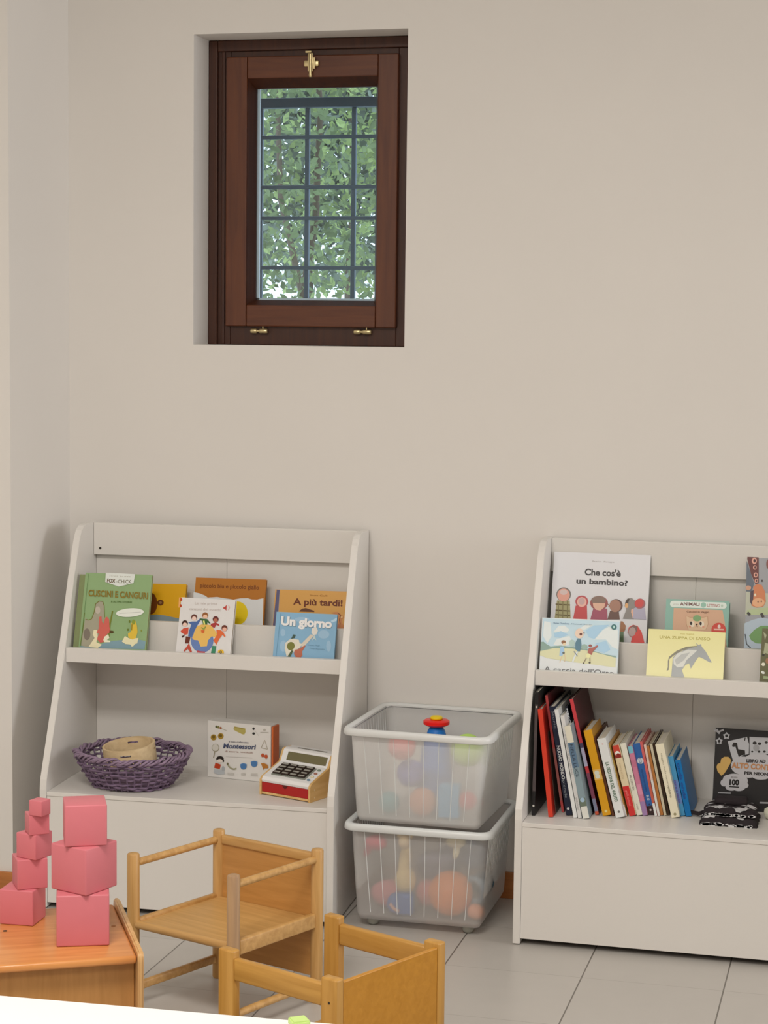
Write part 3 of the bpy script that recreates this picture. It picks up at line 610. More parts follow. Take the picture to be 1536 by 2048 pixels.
# ------------------------------------------------------------------ books standing in a row, spines out
g1 = (1050, 1360, 6.828); g2 = (1210, 1430, 8.084)
def row_book(bot, top, wpx, col, depth, label, bands=(), dots=(), texts=(), cover=None, cat='book'):
    """bot/top: pixel centre of the foot and the head of the spine"""
    B = at(*bot, z=.3125); y = B.y; T = at(*top, y=y)
    S = 5.07*math.cos(R(0))/FPX; w = wpx*(B-CAM).dot(FW)/FPX/math.cos(YAW)
    d = Vector((T.x-B.x, 0, T.z-B.z)); h = d.length; tilt = math.atan2(d.x, d.z)
    t = thing('upright_book', label, cat, (B.x, y, .3125), 0, 'books standing in a row on the right bookcase')
    # the low corner of the leaning foot rests on the shelf
    lift = abs(math.sin(tilt))*w/2
    M = Matrix.Translation((B.x, y, .3125+lift)) @ Matrix.Rotation(tilt, 4, 'Y')
    mats = [mat('cover_print', C(*(cover or col)), .4, .25), mat('spine_print', C(*col), .35, .25)]
    bm = NB()
    depth = min(depth, W-.34+.30-y)
    th = min(.0014, w*.2)
    box(bm, (-w/2, .001, 0), (-w/2+th, depth, h), M); box(bm, (w/2-th, .001, 0), (w/2, depth, h), M)
    r = min(.0015, w*.3); box(bm, (-w/2, -.0012, 0), (w/2, .0009, h), M, bevel=.0006, mi=1)
    n = Vector((0, -1, 0))
    def quad(x0, x1, z0, z1, c, k):
        m = mat('print', C(*c), .4)
        if m not in mats: mats.append(m)
        vv = [bm.verts.new(M @ Vector((x*w, -.0014-k*.00005, z*h))) for x, z in ((x0, z0), (x1, z0), (x1, z1), (x0, z1))]
        bm.faces.new(vv).material_index = mats.index(m)
    k = 0
    for z0, z1, c in bands: quad(-.48, .48, z0, z1, c, k); k += 1
    for x, z, rr, c in dots:
        m = mat('print', C(*c), .4)
        if m not in mats: mats.append(m)
        vv = [bm.verts.new(M @ Vector((x*w+rr*w*math.cos(q*.524), -.0015-k*.00005, z*h+rr*w*math.sin(q*.524)))) for q in range(12)]
        bm.faces.new(vv).material_index = mats.index(m); k += 1
    for s, z0, z1, hh, c, bold in texts:      # lettering running down the spine
        m = mat('print', C(*c), .4)
        if m not in mats: mats.append(m)
        vsn, ps = glyphs(s, bold); x0 = min(v.x for v in vsn); ww = max(v.x for v in vsn)-x0
        nv = [bm.verts.new(M @ Vector(((v.y/.7-.5)*hh*w, -.0016-k*.00005, (z1-(v.x-x0)/ww*(z1-z0))*h))) for v in vsn]
        for p in ps:
            try: bm.faces.new([nv[i] for i in p]).material_index = mats.index(m)
            except ValueError: pass
        k += 1
    obj('cover', bm, mats, t, recalc=True)
    bm = NB(); box(bm, (-w/2+th, .001, .003), (w/2-th, depth-.003, h-.003), M); obj('pages', bm, M_page, t)
    return t
row_book((1066.5, 1631), (1074, 1384), 6, (40, 36, 34), .30, 'tall black folder upright against the left side of the right bookcase', bands=((.2, .9, (74, 62, 60)),), dots=((0, .88, .35, (170, 160, 145)), (0, .08, .35, (190, 180, 165))), cover=(34, 34, 30), cat='folder')
row_book((1101.5, 1634.5), (1080, 1419), 9, (196, 60, 42), .22, 'bright red book leaning left, second in the row after the black folder', cover=(160, 40, 28))
row_book((1110.5, 1627), (1088.5, 1413), 3.2, (122, 98, 86), .22, 'thin grey brown booklet touching the bright red book', cover=(96, 82, 72))
row_book((1126, 1624.5), (1092.5, 1391), 5, (172, 70, 66), .27, 'tall thin dull red book rising above the bright red one', cover=(84, 30, 30), bands=((.1, .55, (150, 84, 76)),))
row_book((1138.5, 1631), (1104.5, 1414), 12, (40, 42, 54), .24, 'dark navy book with small white lettering on its spine', texts=(('NUOVO MONDO', .33, .64, .5, (190, 188, 180), .03), ('Storie', .80, .96, .4, (120, 120, 124), .0), ('piccole', .16, .32, .4, (130, 134, 130), 0)), dots=((0, .06, .22, (190, 186, 178)),))
row_book((1151, 1636), (1112.5, 1420), 7.5, (206, 200, 190), .23, 'slim white paperback beside the dark navy book', cover=(196, 190, 180))
row_book((1160, 1636.5), (1124.5, 1432), 7.5, (200, 192, 182), .21, 'slim off white paperback with grey lettering, next to a grey blue book', texts=(('le avventure di una bambina', .42, .82, .5, (150, 142, 134), 0), ('edizioni', .08, .2, .5, (150, 142, 134), 0)), cover=(196, 190, 180))
row_book((1172.5, 1638), (1134.8, 1453), 13, (126, 138, 138), .19, 'grey blue book with cream head and foot bands', bands=((.82, 1, (206, 194, 170)), (0, .13, (204, 196, 180)), (.55, .82, (88, 108, 124)), (.13, .22, (100, 108, 90))), dots=((0, .2, .35, (150, 168, 178)),), texts=(('NELLA LUCE', .45, .8, .45, (50, 60, 70), .01),))
row_book((1184, 1629), (1132.5, 1413), 5, (34, 32, 38), .26, 'thin black book with white lettering, just left of the tall crimson one', texts=(('NERO BIANCO', .62, .98, .6, (200, 196, 190), .03), ('FIABE', .04, .16, .5, (170, 168, 160), .02)))
row_book((1194.5, 1630), (1142.5, 1399), 7, (186, 62, 64), .28, 'tallest crimson book leaning over the ochre one', cover=(70, 26, 28), bands=((0, .03, (190, 80, 50)), (.03, .14, (122, 120, 136)), (.14, .36, (120, 60, 76)), (.42, .58, (166, 156, 170)), (.58, .62, (70, 62, 84))))
row_book((1214, 1632.5), (1175, 1462), 16, (206, 144, 34), .15, 'thick ochre yellow book leaning left', cover=(170, 118, 36), bands=((.42, .54, (214, 168, 90)),), dots=((-.05, .46, .3, (206, 200, 176)), (-.05, .5, .3, (206, 200, 176)), (0, .05, .17, (226, 190, 120))))
row_book((1226.5, 1632), (1188, 1475), 5, (96, 58, 40), .21, 'thin dark brown book between the ochre and thick white ones')
row_book((1240.5, 1636.5), (1202.5, 1479), 17, (206, 200, 190), .17, 'thick white book with green lettering down its spine', texts=(('LA GESTIONE DEL VUOTO', .2, .7, .36, (84, 104, 80), .03),), dots=((0, .07, .14, (110, 104, 96)), (0, .93, .1, (200, 170, 160))))
row_book((1251.5, 1633), (1216.5, 1487), 5, (172, 124, 62), .18, 'slim tan and olive book behind the thick white one', bands=((.5, 1, (148, 122, 50)), (0, .16, (200, 194, 184))))
row_book((1265.5, 1632.5), (1231, 1492), 13, (206, 184, 146), .17, 'cream book with red head and foot and a white crescent', bands=((.82, 1, (184, 62, 44)), (.82, .86, (130, 34, 24)), (0, .42, (190, 44, 40))), dots=((0, .885, .36, (222, 206, 190)), (.05, .862, .26, (130, 34, 24))), texts=(('gialli storici', .14, .36, .35, (216, 120, 110), 0), ('raccolta', .52, .74, .35, (184, 160, 120), 0)))
row_book((1279.5, 1631.5), (1245.5, 1488), 11, (208, 198, 178), .18, 'cream white book just left of the pink one', texts=(('RACCONTI DAL', .34, .56, .34, (112, 104, 88), .01), ('e altre', .08, .16, .3, (140, 130, 110), 0)))
row_book((1290.5, 1631.5), (1260, 1493.5), 9.5, (186, 112, 130), .17, 'pink book with teal head and lilac foot', bands=((.9, 1, (110, 164, 172)), (0, .2, (146, 112, 146)), (.3, .45, (196, 124, 142)), (.7, .8, (176, 100, 118))))
row_book((1303, 1630), (1273.5, 1488.5), 16, (56, 96, 148), .17, 'blue book with a round white badge and black foot', bands=((0, .12, (50, 30, 28)),), dots=((0, .755, .4, (196, 200, 200)), (0, .06, .13, (196, 180, 170)), (0, .14, .1, (30, 50, 90))), texts=(('PICCOLA', .7, .81, .3, (70, 90, 120), .02), ('una notte con le stelle', .32, .64, .26, (34, 62, 110), .0), ('BLU', .2, .27, .3, (190, 200, 206), .02)))
row_book((1312, 1632), (1282, 1484), 5, (190, 90, 84), .18, 'thin rose red booklet right of the blue badge book', bands=((0, .17, (206, 200, 190)), (.17, .5, (180, 84, 62))))
row_book((1318, 1632), (1289.5, 1490), 4.5, (210, 178, 160), .18, 'thin pale pink booklet in the row', bands=((0, .5, (204, 196, 184)),))
row_book((1324, 1630.5), (1295.5, 1492), 5.5, (178, 114, 60), .18, 'thin orange brown book near the right end of the row', cover=(140, 90, 50))
row_book((1330.5, 1631), (1302, 1489), 5, (192, 178, 150), .18, 'thin beige book near the right end of the row')
row_book((1337, 1630.5), (1307.5, 1487), 4.5, (60, 44, 32), .19, 'thin dark brown book touching the thick cream one')
row_book((1351.5, 1636.5), (1318.5, 1490), 16, (214, 200, 170), .17, 'thick cream book with faint lettering, left of the two blue books', texts=(('viaggio nella natura', .42, .88, .2, (140, 128, 104), .0), ('erbario', .27, .42, .3, (130, 118, 92), .01)), dots=((0, .045, .18, (150, 136, 100)),))
row_book((1365, 1632.5), (1340.5, 1514), 11, (76, 136, 168), .16, 'light blue book, second from the right end of the row', bands=((.2, .6, (96, 120, 164)),), texts=(('mare e vento', .22, .6, .4, (96, 70, 130), .02),))
row_book((1377.5, 1633.5), (1355.5, 1521), 11, (30, 104, 156), .16, 'deep blue book at the right end of the row', texts=(('onda onda', .3, .95, .5, (20, 70, 130), .04),))

# ------------------------------------------------------------------ things on the left bookcase's bottom shelf
# purple basket
ZS = .3125
bc = at(278, 1548, z=ZS); bc = Vector((bc.x+.028, 4.83, ZS))
M_pur = mat('purple_wicker', C(108, 86, 102), .55, noise=.35, nscale=60, bump=.3)
M_pur2 = mat('purple_wicker_light', C(130, 106, 120), .5, noise=.35, nscale=60)
bk = thing('wicker_basket', 'purple wicker basket on the left bookcase', 'basket', bc)
def bR(h): return .097+.05*min(1, h/.075)**.75
side = NB(); NS = 40; rows = 9
rb = random.Random(3)
for r in range(rows):
    h = .006+r*.0092; pts = []; n = NS*3
    ph = rb.uniform(-.1, .1)
    for i in range(n):
        th = 2*math.pi*i/n
        w = (.0045 if r % 2 else -.0045)*math.cos(NS/2*th)+.0015*math.sin(5*th+r*2)
        rr = bR(h)+w; pts.append((bc.x+rr*math.cos(th), bc.y+rr*.94*math.sin(th), bc.z+h+.0026*math.sin(3*th+r*1.7+ph)+rb.uniform(-.0012, .0012)))
    tube(side, pts, .0031, 6, closed=True)
obj('woven_side', side, M_pur, bk)
st = NB()
for i in range(NS):
    th = 2*math.pi*(i+.5)/NS
    tube(st, [(bc.x+bR(h)*math.cos(th), bc.y+bR(h)*.94*math.sin(th), bc.z+h) for h in (.003, .02, .04, .06, .088)], .0026, 6)
obj('stakes', st, M_pur, bk)['kind'] = 'stuff'
rim = NB()
for k in range(4):
    pts = []
    for i in range(200):
        th = 2*math.pi*i/200; ph = 15*th+k*math.pi/2
        rr = bR(.085)+.001+(.0065+.002*math.sin(7*th+k))*math.cos(ph)+.003*math.sin(4*th+k*2.1); pts.append((bc.x+rr*math.cos(th), bc.y+rr*.94*math.sin(th), bc.z+.088+.006*math.sin(ph)+.003*math.sin(3*th+k)))
    tube(rim, pts, .0034, 6, closed=True)
obj('rim', rim, M_pur2, bk)
bm = NB(); lathe(bm, [(.0001, .001), (.093, .001), (.095, .006), (.0001, .006)], bc, 40, Matrix.Diagonal((1, .94, 1, 1))); obj('base', bm, M_pur, bk)
# wooden rattle ring inside it
M_maple = wood('maple', C(196, 164, 120), C(214, 184, 140), 0, .5)
rc = Vector((bc.x+.0, bc.y-.015, ZS+.066))
Mr = Matrix.Translation(rc) @ Matrix.Rotation(R(-5), 4, 'Y') @ Matrix.Rotation(R(6), 4, 'X')
bm = NB(); n = 72; hs = [0, .029, .035, .047]
vo = [[bm.verts.new(Mr @ Vector((.07*math.cos(2*math.pi*i/n), .07*math.sin(2*math.pi*i/n), h))) for h in hs] for i in range(n)]
vi = [[bm.verts.new(Mr @ Vector((.064*math.cos(2*math.pi*i/n), .064*math.sin(2*math.pi*i/n), h))) for h in hs] for i in range(n)]
def slot(i): return (i % 18) in (0, 1, 2, 3, 4)
sh = 0
for i in range(n):
    j = (i+1) % n
    for k in range(3):
        if k == 1 and slot(i+sh): continue
        bm.faces.new((vo[i][k], vo[j][k], vo[j][k+1], vo[i][k+1])); bm.faces.new((vi[i][k+1], vi[j][k+1], vi[j][k], vi[i][k]))
    bm.faces.new((vo[i][3], vo[j][3], vi[j][3], vi[i][3])); bm.faces.new((vi[i][0], vi[j][0], vo[j][0], vo[i][0]))
    if slot(i+sh):
        bm.faces.new((vo[i][1], vo[j][1], vi[j][1], vi[i][1])); bm.faces.new((vo[j][2], vo[i][2], vi[i][2], vi[j][2]))
        for q, s_ in ((i, slot(i-1+sh)), (j, slot(i+1+sh))):
            if not s_: bm.faces.new((vo[q][1], vo[q][2], vi[q][2], vi[q][1]))
o = obj('wooden_hoop', bm, M_maple, base=rc, smooth=35, recalc=True); tag(o, 'pale wooden hoop with slots lying in the purple basket', 'hoop')

# boxed set leaning at the back
def art_mont(a):
    def blob(pts, c): a.poly(pts, c)
    blob([(645, 250), (665, 218), (700, 225), (870, 258), (875, 330), (850, 375), (810, 370), (700, 315), (650, 285)], (168, 150, 82)); a.line([(665, 232), (860, 272)], 14, (140, 122, 60))
    for x, y, c in ((315, 225, (90, 90, 60)), (355, 235, (120, 110, 60)), (398, 250, (150, 90, 60))): a.ell(x, y, 22, 26, c)
    a.line([(420, 262), (510, 300)], 14, (170, 160, 140))
    for x, y in ((262, 430), (400, 405)): a.ell(x, y, 56, 58, (156, 122, 48)); a.ell(x, y-10, 30, 30, (110, 84, 34))
    a.ell(300, 630, 74, 76, (150, 140, 116)); a.ell(297, 625, 62, 64, (196, 186, 170)); a.line([(285, 700), (262, 820)], 20, (146, 132, 108))
    a.ell(1030, 262, 22, 26, (50, 46, 42)); a.ell(1032, 355, 26, 22, (44, 42, 38)); a.line([(1060, 300), (1130, 400)], 6, (186, 176, 160))
    a.line([(1160, 330), (1320, 335)], 12, (170, 160, 146)); a.ell(1240, 285, 28, 22, (170, 160, 146))
    a.line([(1245, 480), (1175, 630), (1300, 655), (1245, 480)], 9, (160, 146, 124))
    a.text('Il mio cofanetto', (555, 522), (935, 542), 30, (110, 104, 106), .02); a.text('Montessori', (448, 632), (1065, 655), 88, (74, 78, 98), .03, .2); a.text('di storie musicali', (480, 706), (1018, 738), 30, (150, 118, 104), .01)
    a.line([(500, 796), (1005, 820)], 8, (184, 174, 162))
    a.ell(388, 840, 72, 54, (44, 36, 30)); a.ell(385, 878, 54, 36, (214, 196, 178)); a.ell(455, 880, 14, 22, (44, 36, 30)); blob([(300, 912), (405, 950), (385, 1035), (275, 1010)], (176, 62, 34)); blob([(275, 1040), (470, 1060), (480, 1130), (370, 1145), (268, 1110)], (170, 168, 164)); a.ell(450, 1030, 30, 50, (160, 158, 154))
    a.line([(530, 930), (560, 985), (600, 1020), (660, 1040), (705, 1020)], 28, (150, 142, 112)); a.ell(535, 935, 18, 24, (110, 100, 70))
    for x, y in ((840, 985), (1045, 938)): a.ell(x, y-30, 66, 30, (96, 130, 164)); a.ell(x, y, 60, 56, (74, 110, 150))
    a.ell(1208, 770, 30, 36, (176, 78, 44)); a.ell(1276, 795, 30, 40, (176, 78, 44)); a.ell(1240, 780, 20, 14, (176, 78, 44))
    blob([(1175, 925), (1230, 918), (1300, 950), (1320, 1000), (1300, 1020), (1240, 1020), (1225, 1055), (1205, 1000)], (170, 108, 44))
    for x, y, w_ in ((535, 1105, 130), (795, 1110, 90), (985, 1120, 130)):
        for q in range(3): a.line([(x, y+q*20), (x+w_, y+q*20+5)], 7, (180, 170, 156))
bp = at(415, 1553, z=ZS); RB = R(-7)
n_ = Vector((math.sin(RB)*1, -math.cos(RB), 0)); 
t = thing('boxed_set', 'white boxed set of small books with orange side, on the left bookcase', 'box', (bp.x, bp.y, ZS), RB)
uB = Vector((math.cos(RB), math.sin(RB), 0)); pr = on_plane(541, 1560, bp, n_); wB = (pr-bp).dot(uB); hB = on_plane(417, 1441, bp, n_).z-ZS
bm = NB(); box(bm, (0, 0, 0), (wB, .045, hB), bevel=.0012); bm.transform(Matrix.Translation(bp) @ Matrix.Rotation(RB, 4, 'Z'))
mm = [mat('cover_print', C(206, 196, 184), .4)]; art_mont(Art(bm, bp, n_, (400, 1430, 9.6), mm)); obj('slipcase', bm, mm, t, recalc=False)
bm = NB(); box(bm, (wB+.0005, .003, .002), (wB+.006, .042, hB-.002), bevel=.0015); obj('orange_end', bm, mat('orange_card', C(190, 92, 44), .5), t, local=True)

# toy cash register
pL, pR_ = at(519, 1588, z=ZS), at(620, 1606, z=ZS)
ang = math.atan2(pR_.y-pL.y, pR_.x-pL.x); wR = (pR_-pL).length
cr_ = thing('toy_cash_register', 'toy cash register with red drawer on the left bookcase', 'toy', (pL.x, pL.y, ZS), ang)
dR = .135
prof = [(0, 0), (0, .04), (.006, .047), (.082, .074), (.098, .104), (.106, .107), (dR, .107), (dR, 0)]
M_rw = wood('register_wood', C(192, 146, 84), C(210, 168, 110), 1, .5)
M_wh = mat('register_white', C(222, 220, 212), .4)
for x0 in (0, wR-.006):
    bm = NB(); prism(bm, prof, 0, x0, x0+.006); sp = obj('side_panel', bm, M_rw, cr_, local=True)
bm = NB(); lathe(bm, [(.0025, 0), (.0025, .0006)], (wR-.0001, .02, .03), 14, Matrix.Rotation(R(90), 4, 'Y')); lathe(bm, [(.0022, 0), (.0022, .0006)], (wR-.0001, .02, .01), 14, Matrix.Rotation(R(90), 4, 'Y')); obj('screw_cap', bm, M_maple, sp, local=True)
bm = NB(); box(bm, (.0062, .001, .002), (wR-.0062, dR-.002, .008), bevel=.001); obj('base_board', bm, M_rw, cr_, local=True)
top = [(.003, .034), (.001, .040), (.006, .048), (.082, .075), (.098, .105), (.106, .108), (dR-.001, .108), (dR-.001, .100), (.108, .100), (.092, .068), (.01, .036)]
bm = NB(); prism(bm, top, 0, .0062, wR-.0062); obj('top_cover', bm, M_wh, cr_, local=True)
bm = NB(); box(bm, (.0065, .002, .0085), (wR-.0065, dR-.01, .0332), bevel=.0008); dw = obj('drawer', bm, mat('red_paint', C(160, 28, 24), .4), cr_, local=True)
bm = NB(); prism(bm, [(wR*.5-.009, .0333), (wR*.5-.005, .027), (wR*.5, .0245), (wR*.5+.005, .027), (wR*.5+.009, .0333)], 1, .0012, .0025); obj('finger_notch', bm, mat('deep_red', C(84, 14, 12), .6), dw, local=True)
# sloping keyboard
sl = math.atan2(.027, .076); MK = Matrix.Translation((0, .006, .048)) @ Matrix.Rotation(sl, 4, 'X')
bm = NB(); box(bm, (.024, .012, .0003), (wR-.030, .070, .0022), MK, bevel=.001); kb = obj('keypad', bm, mat('key_grey', C(128, 126, 112), .5), cr_, local=True)
mk, ml = mat('key_black', C(48, 36, 28), .5), mat('key_face', C(150, 142, 128), .5)
kp = (wR-.0585)/4
for r_ in range(4):
    for c_ in range(4):
        x = .0262+c_*kp; y = .016+r_*.0135
        bm = NB(); box(bm, (x, y, .0023), (x+kp-.002, y+.0115, .006), MK, bevel=.001); box(bm, (x+.003, y+.003, .0059), (x+kp-.005, y+.0085, .0065), MK, mi=1); obj('key', bm, [mk, ml], kb, local=True)
for i, c_ in enumerate(((104, 128, 140), (206, 190, 150), (150, 100, 80), (112, 120, 100))):
    bm = NB(); lathe(bm, [(.0045, 0), (.0045, .002), (.003, .0028), (.0001, .003)], (0, 0, 0), 16, MK @ Matrix.Translation((wR-.019, .014+i*.0165, .0003)) @ Matrix.Diagonal((1.2, .8, 1, 1))); obj('button', bm, mat('button_paint', C(*c_), .5), cr_, local=True)
MD = Matrix.Translation((0, .082, .075)) @ Matrix.Rotation(math.atan2(.03, .016), 4, 'X')
bm = NB(); box(bm, (.024, .005, .0003), (wR-.012, .028, .0015), MD, bevel=.0006); obj('display', bm, mat('lcd_olive', C(104, 94, 62), .3), cr_, local=True)
bm = NB(); box(bm, (.040, .112, .1081), (wR-.03, .118, .1088)); obj('paper_slot', bm, mat('slot_grey', C(120, 112, 100), .6), cr_, local=True)

# ------------------------------------------------------------------ right bookcase, bottom shelf
def art_bw(a):
    def star(cx, cy, r):
        pts = [(cx+(r if i % 2 else r*.62)*math.cos(R(36*i+18)), cy+(r if i % 2 else r*.62)*math.sin(R(36*i+18))) for i in range(10)]; a.poly(pts, (170, 164, 160)); a.ell(cx, cy, r*.36, r*.38, (36, 32, 30))
    star(598, 342, 64); star(478, 428, 62); a.poly([(395, 235), (450, 225), (470, 260), (520, 240), (552, 225), (556, 262), (500, 275), (478, 318), (440, 280), (392, 262)], (170, 164, 160))
    a.poly([(618, 430), (935, 358), (968, 480), (962, 640), (860, 660), (790, 740), (705, 745), (660, 600)], (176, 170, 166)); a.poly([(975, 358), (1290, 372), (1290, 640), (1100, 660), (975, 648)], (176, 170, 166))
    a.poly([(690, 500), (715, 450), (770, 455), (790, 560), (850, 570), (900, 580), (905, 650), (840, 660), (800, 690), (770, 600), (745, 520), (700, 525)], (40, 34, 30)); a.line([(905, 370), (895, 420)], 16, (50, 44, 40))
    for x, y, r in ((1060, 460, 34), (1140, 470, 30), (1250, 450, 26), (1020, 600, 18), (1130, 600, 22), (1220, 600, 22)): a.ell(x, y, r, r*.8, (48, 42, 38))
    a.ell(1085, 540, 50, 54, (150, 144, 140))
    a.poly([(435, 850), (450, 805), (500, 780), (510, 720), (560, 684), (630, 685), (672, 730), (665, 790), (600, 900), (560, 960), (512, 995), (450, 920)], (196, 154, 84))
    for cx, cy, rx, ry in ((870, 830, 200, 150), (1050, 770, 180, 130), (1180, 850, 240, 210), (960, 930, 180, 100), (1150, 960, 160, 100)): a.ell(cx, cy, rx, ry, (180, 172, 168))
    for cx, cy, rx, ry in ((620, 1050, 80, 70), (560, 1110, 60, 60), (720, 1020, 130, 60), (860, 1080, 90, 80), (900, 1150, 60, 50), (680, 1180, 100, 60), (800, 1180, 110, 66), (720, 1110, 150, 90)): a.ell(cx, cy, rx, ry, (180, 172, 168))
    a.text('LIBRO AD', (925, 772), (1240, 782), 50, (48, 42, 40), .05); a.text('ALTO CONTRASTO', (680, 860), (1640, 925), 84, (178, 122, 78), .05); a.text('PER NEONATI', (890, 972), (1400, 1000), 46, (48, 42, 40), .05)
    a.text('100', (645, 1140), (805, 1148), 84, (30, 26, 24), .06); a.text('PIÙ DI', (680, 1030), (775, 1034), 20, (80, 72, 68), .02); a.line([(645, 1172), (805, 1182)], 18, (30, 26, 24)); a.line([(460, 1270), (670, 1280)], 26, (150, 144, 140)); a.line([(1140, 1435), (1290, 1440)], 28, (150, 144, 140))
cropG = (1380, 1430, 8.192)
picture_book('activity_book', 'black and white high contrast baby book with a gold heart, right bookcase', K2, (1425.5, 1588), (1640, 1604), (1427.5, 1455), (44, 40, 38), cropG, art_bw, yb=.285, tilt=10, th=.02, zb=ZS, spine=(40, 36, 34), group=None)

# soft cloth book in front of it
cb = at(1455, 1648, z=ZS); ccx, ccy = cb.x, cb.y+.03
M_cl = mat('black_cloth', C(44, 36, 36), .9, noise=.3, nscale=120); M_clw = mat('white_cloth_print', C(186, 178, 172), .9)
ck = thing('cloth_book', 'folded soft cloth book in black with white animals, beside the row of books', 'book', (ccx, ccy, ZS))
def cloth_pad(lo, hi, z0, z1, seed, base):
    r3 = random.Random(seed); bm = NB(); nx, ny = 26, 12
    def top_z(i, j):
        u, v = i/nx, j/ny; e_ = min(u, 1-u, v, 1-v)*6
        return z0+(z1-z0)*(.25+.75*min(1, e_)**.5) + .003*math.sin(u*17+seed)*math.cos(v*9+seed)
    g = [[bm.verts.new((lo[0]+(hi[0]-lo[0])*i/nx+.002*math.sin(j*1.7), lo[1]+(hi[1]-lo[1])*j/ny+.002*math.sin(i*1.3), top_z(i, j))) for j in range(ny+1)] for i in range(nx+1)]
    b_ = [[bm.verts.new((v.co.x, v.co.y, z0)) for v in row] for row in g]
    cells = [[0]*ny for _ in range(nx)]
    for i in range(nx):
        for j in range(ny):
            f = bm.faces.new((g[i][j], g[i+1][j], g[i+1][j+1], g[i][j+1])); f.smooth = True; bm.faces.new((b_[i][j+1], b_[i+1][j+1], b_[i+1][j], b_[i][j]))
    for i in range(nx):
        bm.faces.new((b_[i][0], b_[i+1][0], g[i+1][0], g[i][0])); bm.faces.new((g[i][ny], g[i+1][ny], b_[i+1][ny], b_[i][ny]))
    for j in range(ny):
        bm.faces.new((g[0][j+1], g[0][j], b_[0][j], b_[0][j+1])) if False else bm.faces.new((b_[0][j+1], b_[0][j], g[0][j], g[0][j+1])); bm.faces.new((g[nx][j+1], g[nx][j], b_[nx][j], b_[nx][j+1]))
    # printed figures: small flat patches lying on the top and on the front edge
    def tz(x, y):
        i = (x-lo[0])/(hi[0]-lo[0])*nx; j = (y-lo[1])/(hi[1]-lo[1])*ny; return top_z(i, j)+.0016
    for q in range(30):
        cx = r3.uniform(lo[0]+.012, hi[0]-.012); cy = r3.uniform(lo[1]+.012, hi[1]-.01); rr = r3.uniform(.0025, .010); ph = r3.uniform(0, 6)
        pts = []
        for k in range(10):
            a_ = k*.628; r4 = rr*(1+.35*math.sin(3*a_+ph)); x, y = cx+1.5*r4*math.cos(a_), cy+r4*math.sin(a_); pts.append(bm.verts.new((x, y, tz(min(max(x, lo[0]), hi[0]), min(max(y, lo[1]), hi[1])))))
        bm.faces.new(pts).material_index = 1
    for q in range(30):
        cx = r3.uniform(lo[0]+.008, hi[0]-.008); cz = z0+(z1-z0)*r3.uniform(.2, .75); rr = r3.uniform(.0018, .0042); ph = r3.uniform(0, 6)
        bm.faces.new([bm.verts.new((cx+2.0*rr*math.cos(k*.785)*(1+.3*math.sin(2*k+ph)), lo[1]-.0022, cz*.35+z0*.65+ (cz-z0)*0 + rr*math.sin(k*.785))) for k in range(8)]).material_index = 1
    return bm
x0, x1 = at(1400, 1645, z=ZS).x, at(1514, 1655, z=ZS).x
yf = at(1455, 1653, z=ZS).y
obj('page_block', cloth_pad((x0, yf, 0), (x1, yf+.11, 0), ZS, ZS+.022, 1, 0), [M_cl, M_clw], ck, recalc=True)
obj('folded_page', cloth_pad((x0+.006, yf+.012, 0), (x1-.004, yf+.115, 0), ZS+.0235, ZS+.037, 5, 0), [M_cl, M_clw], ck, recalc=True)
bm = NB(); box(bm, (x0+.03, yf+.07, ZS+.037), (x1-.03, yf+.118, ZS+.052), bevel=.005, seg=3); obj('spine_roll', bm, M_cl, ck, smooth=50)
bm = NB(); s0 = at(1381, 1602, z=ZS+.01)
pts = [(s0.x, yf+.085, ZS+.016), (s0.x+.012, yf+.075, ZS+.011), (x0-.008, yf+.068, ZS+.010), (x0+.012, yf+.07, ZS+.018)]
for p, q in zip(pts, pts[1:]): hexa(bm, [(p[0], p[1], p[2]-.005), (q[0], q[1], q[2]-.005), (q[0], q[1]+.003, q[2]-.005), (p[0], p[1]+.003, p[2]-.005), (p[0], p[1], p[2]+.005), (q[0], q[1], q[2]+.005), (q[0], q[1]+.003, q[2]+.005), (p[0], p[1]+.003, p[2]+.005)])
obj('strap', bm, M_cl, ck)
cg = at(1540, 1648, z=ZS)
cm_ = thing('cloth_toy', 'cream cloth toy with black stripes, cut off by the right edge', 'toy', (cg.x+.02, cg.y+.04, ZS))
bm = NB(); lathe(bm, [(.0001, -.05), (.012, -.046), (.019, -.03), (.021, 0), (.019, .03), (.012, .046), (.0001, .05)], (cg.x+.03, cg.y+.05, ZS+.0215), 24, Matrix.Rotation(R(80), 4, 'Y')); obj('body', bm, mat('cream_cloth', C(206, 196, 170), .9), cm_)
bm = NB()
for k in (-.03, -.018, -.006, .008): tube(bm, [(cg.x+.03+k+.002*math.sin(q), cg.y+.05-.0205*math.cos(q), ZS+.0215+.0205*math.sin(q)) for q in (-1.3, -.9, -.5, -.1)], .0016, 6)
obj('stripe', bm, M_cl, cm_)['kind'] = 'stuff'

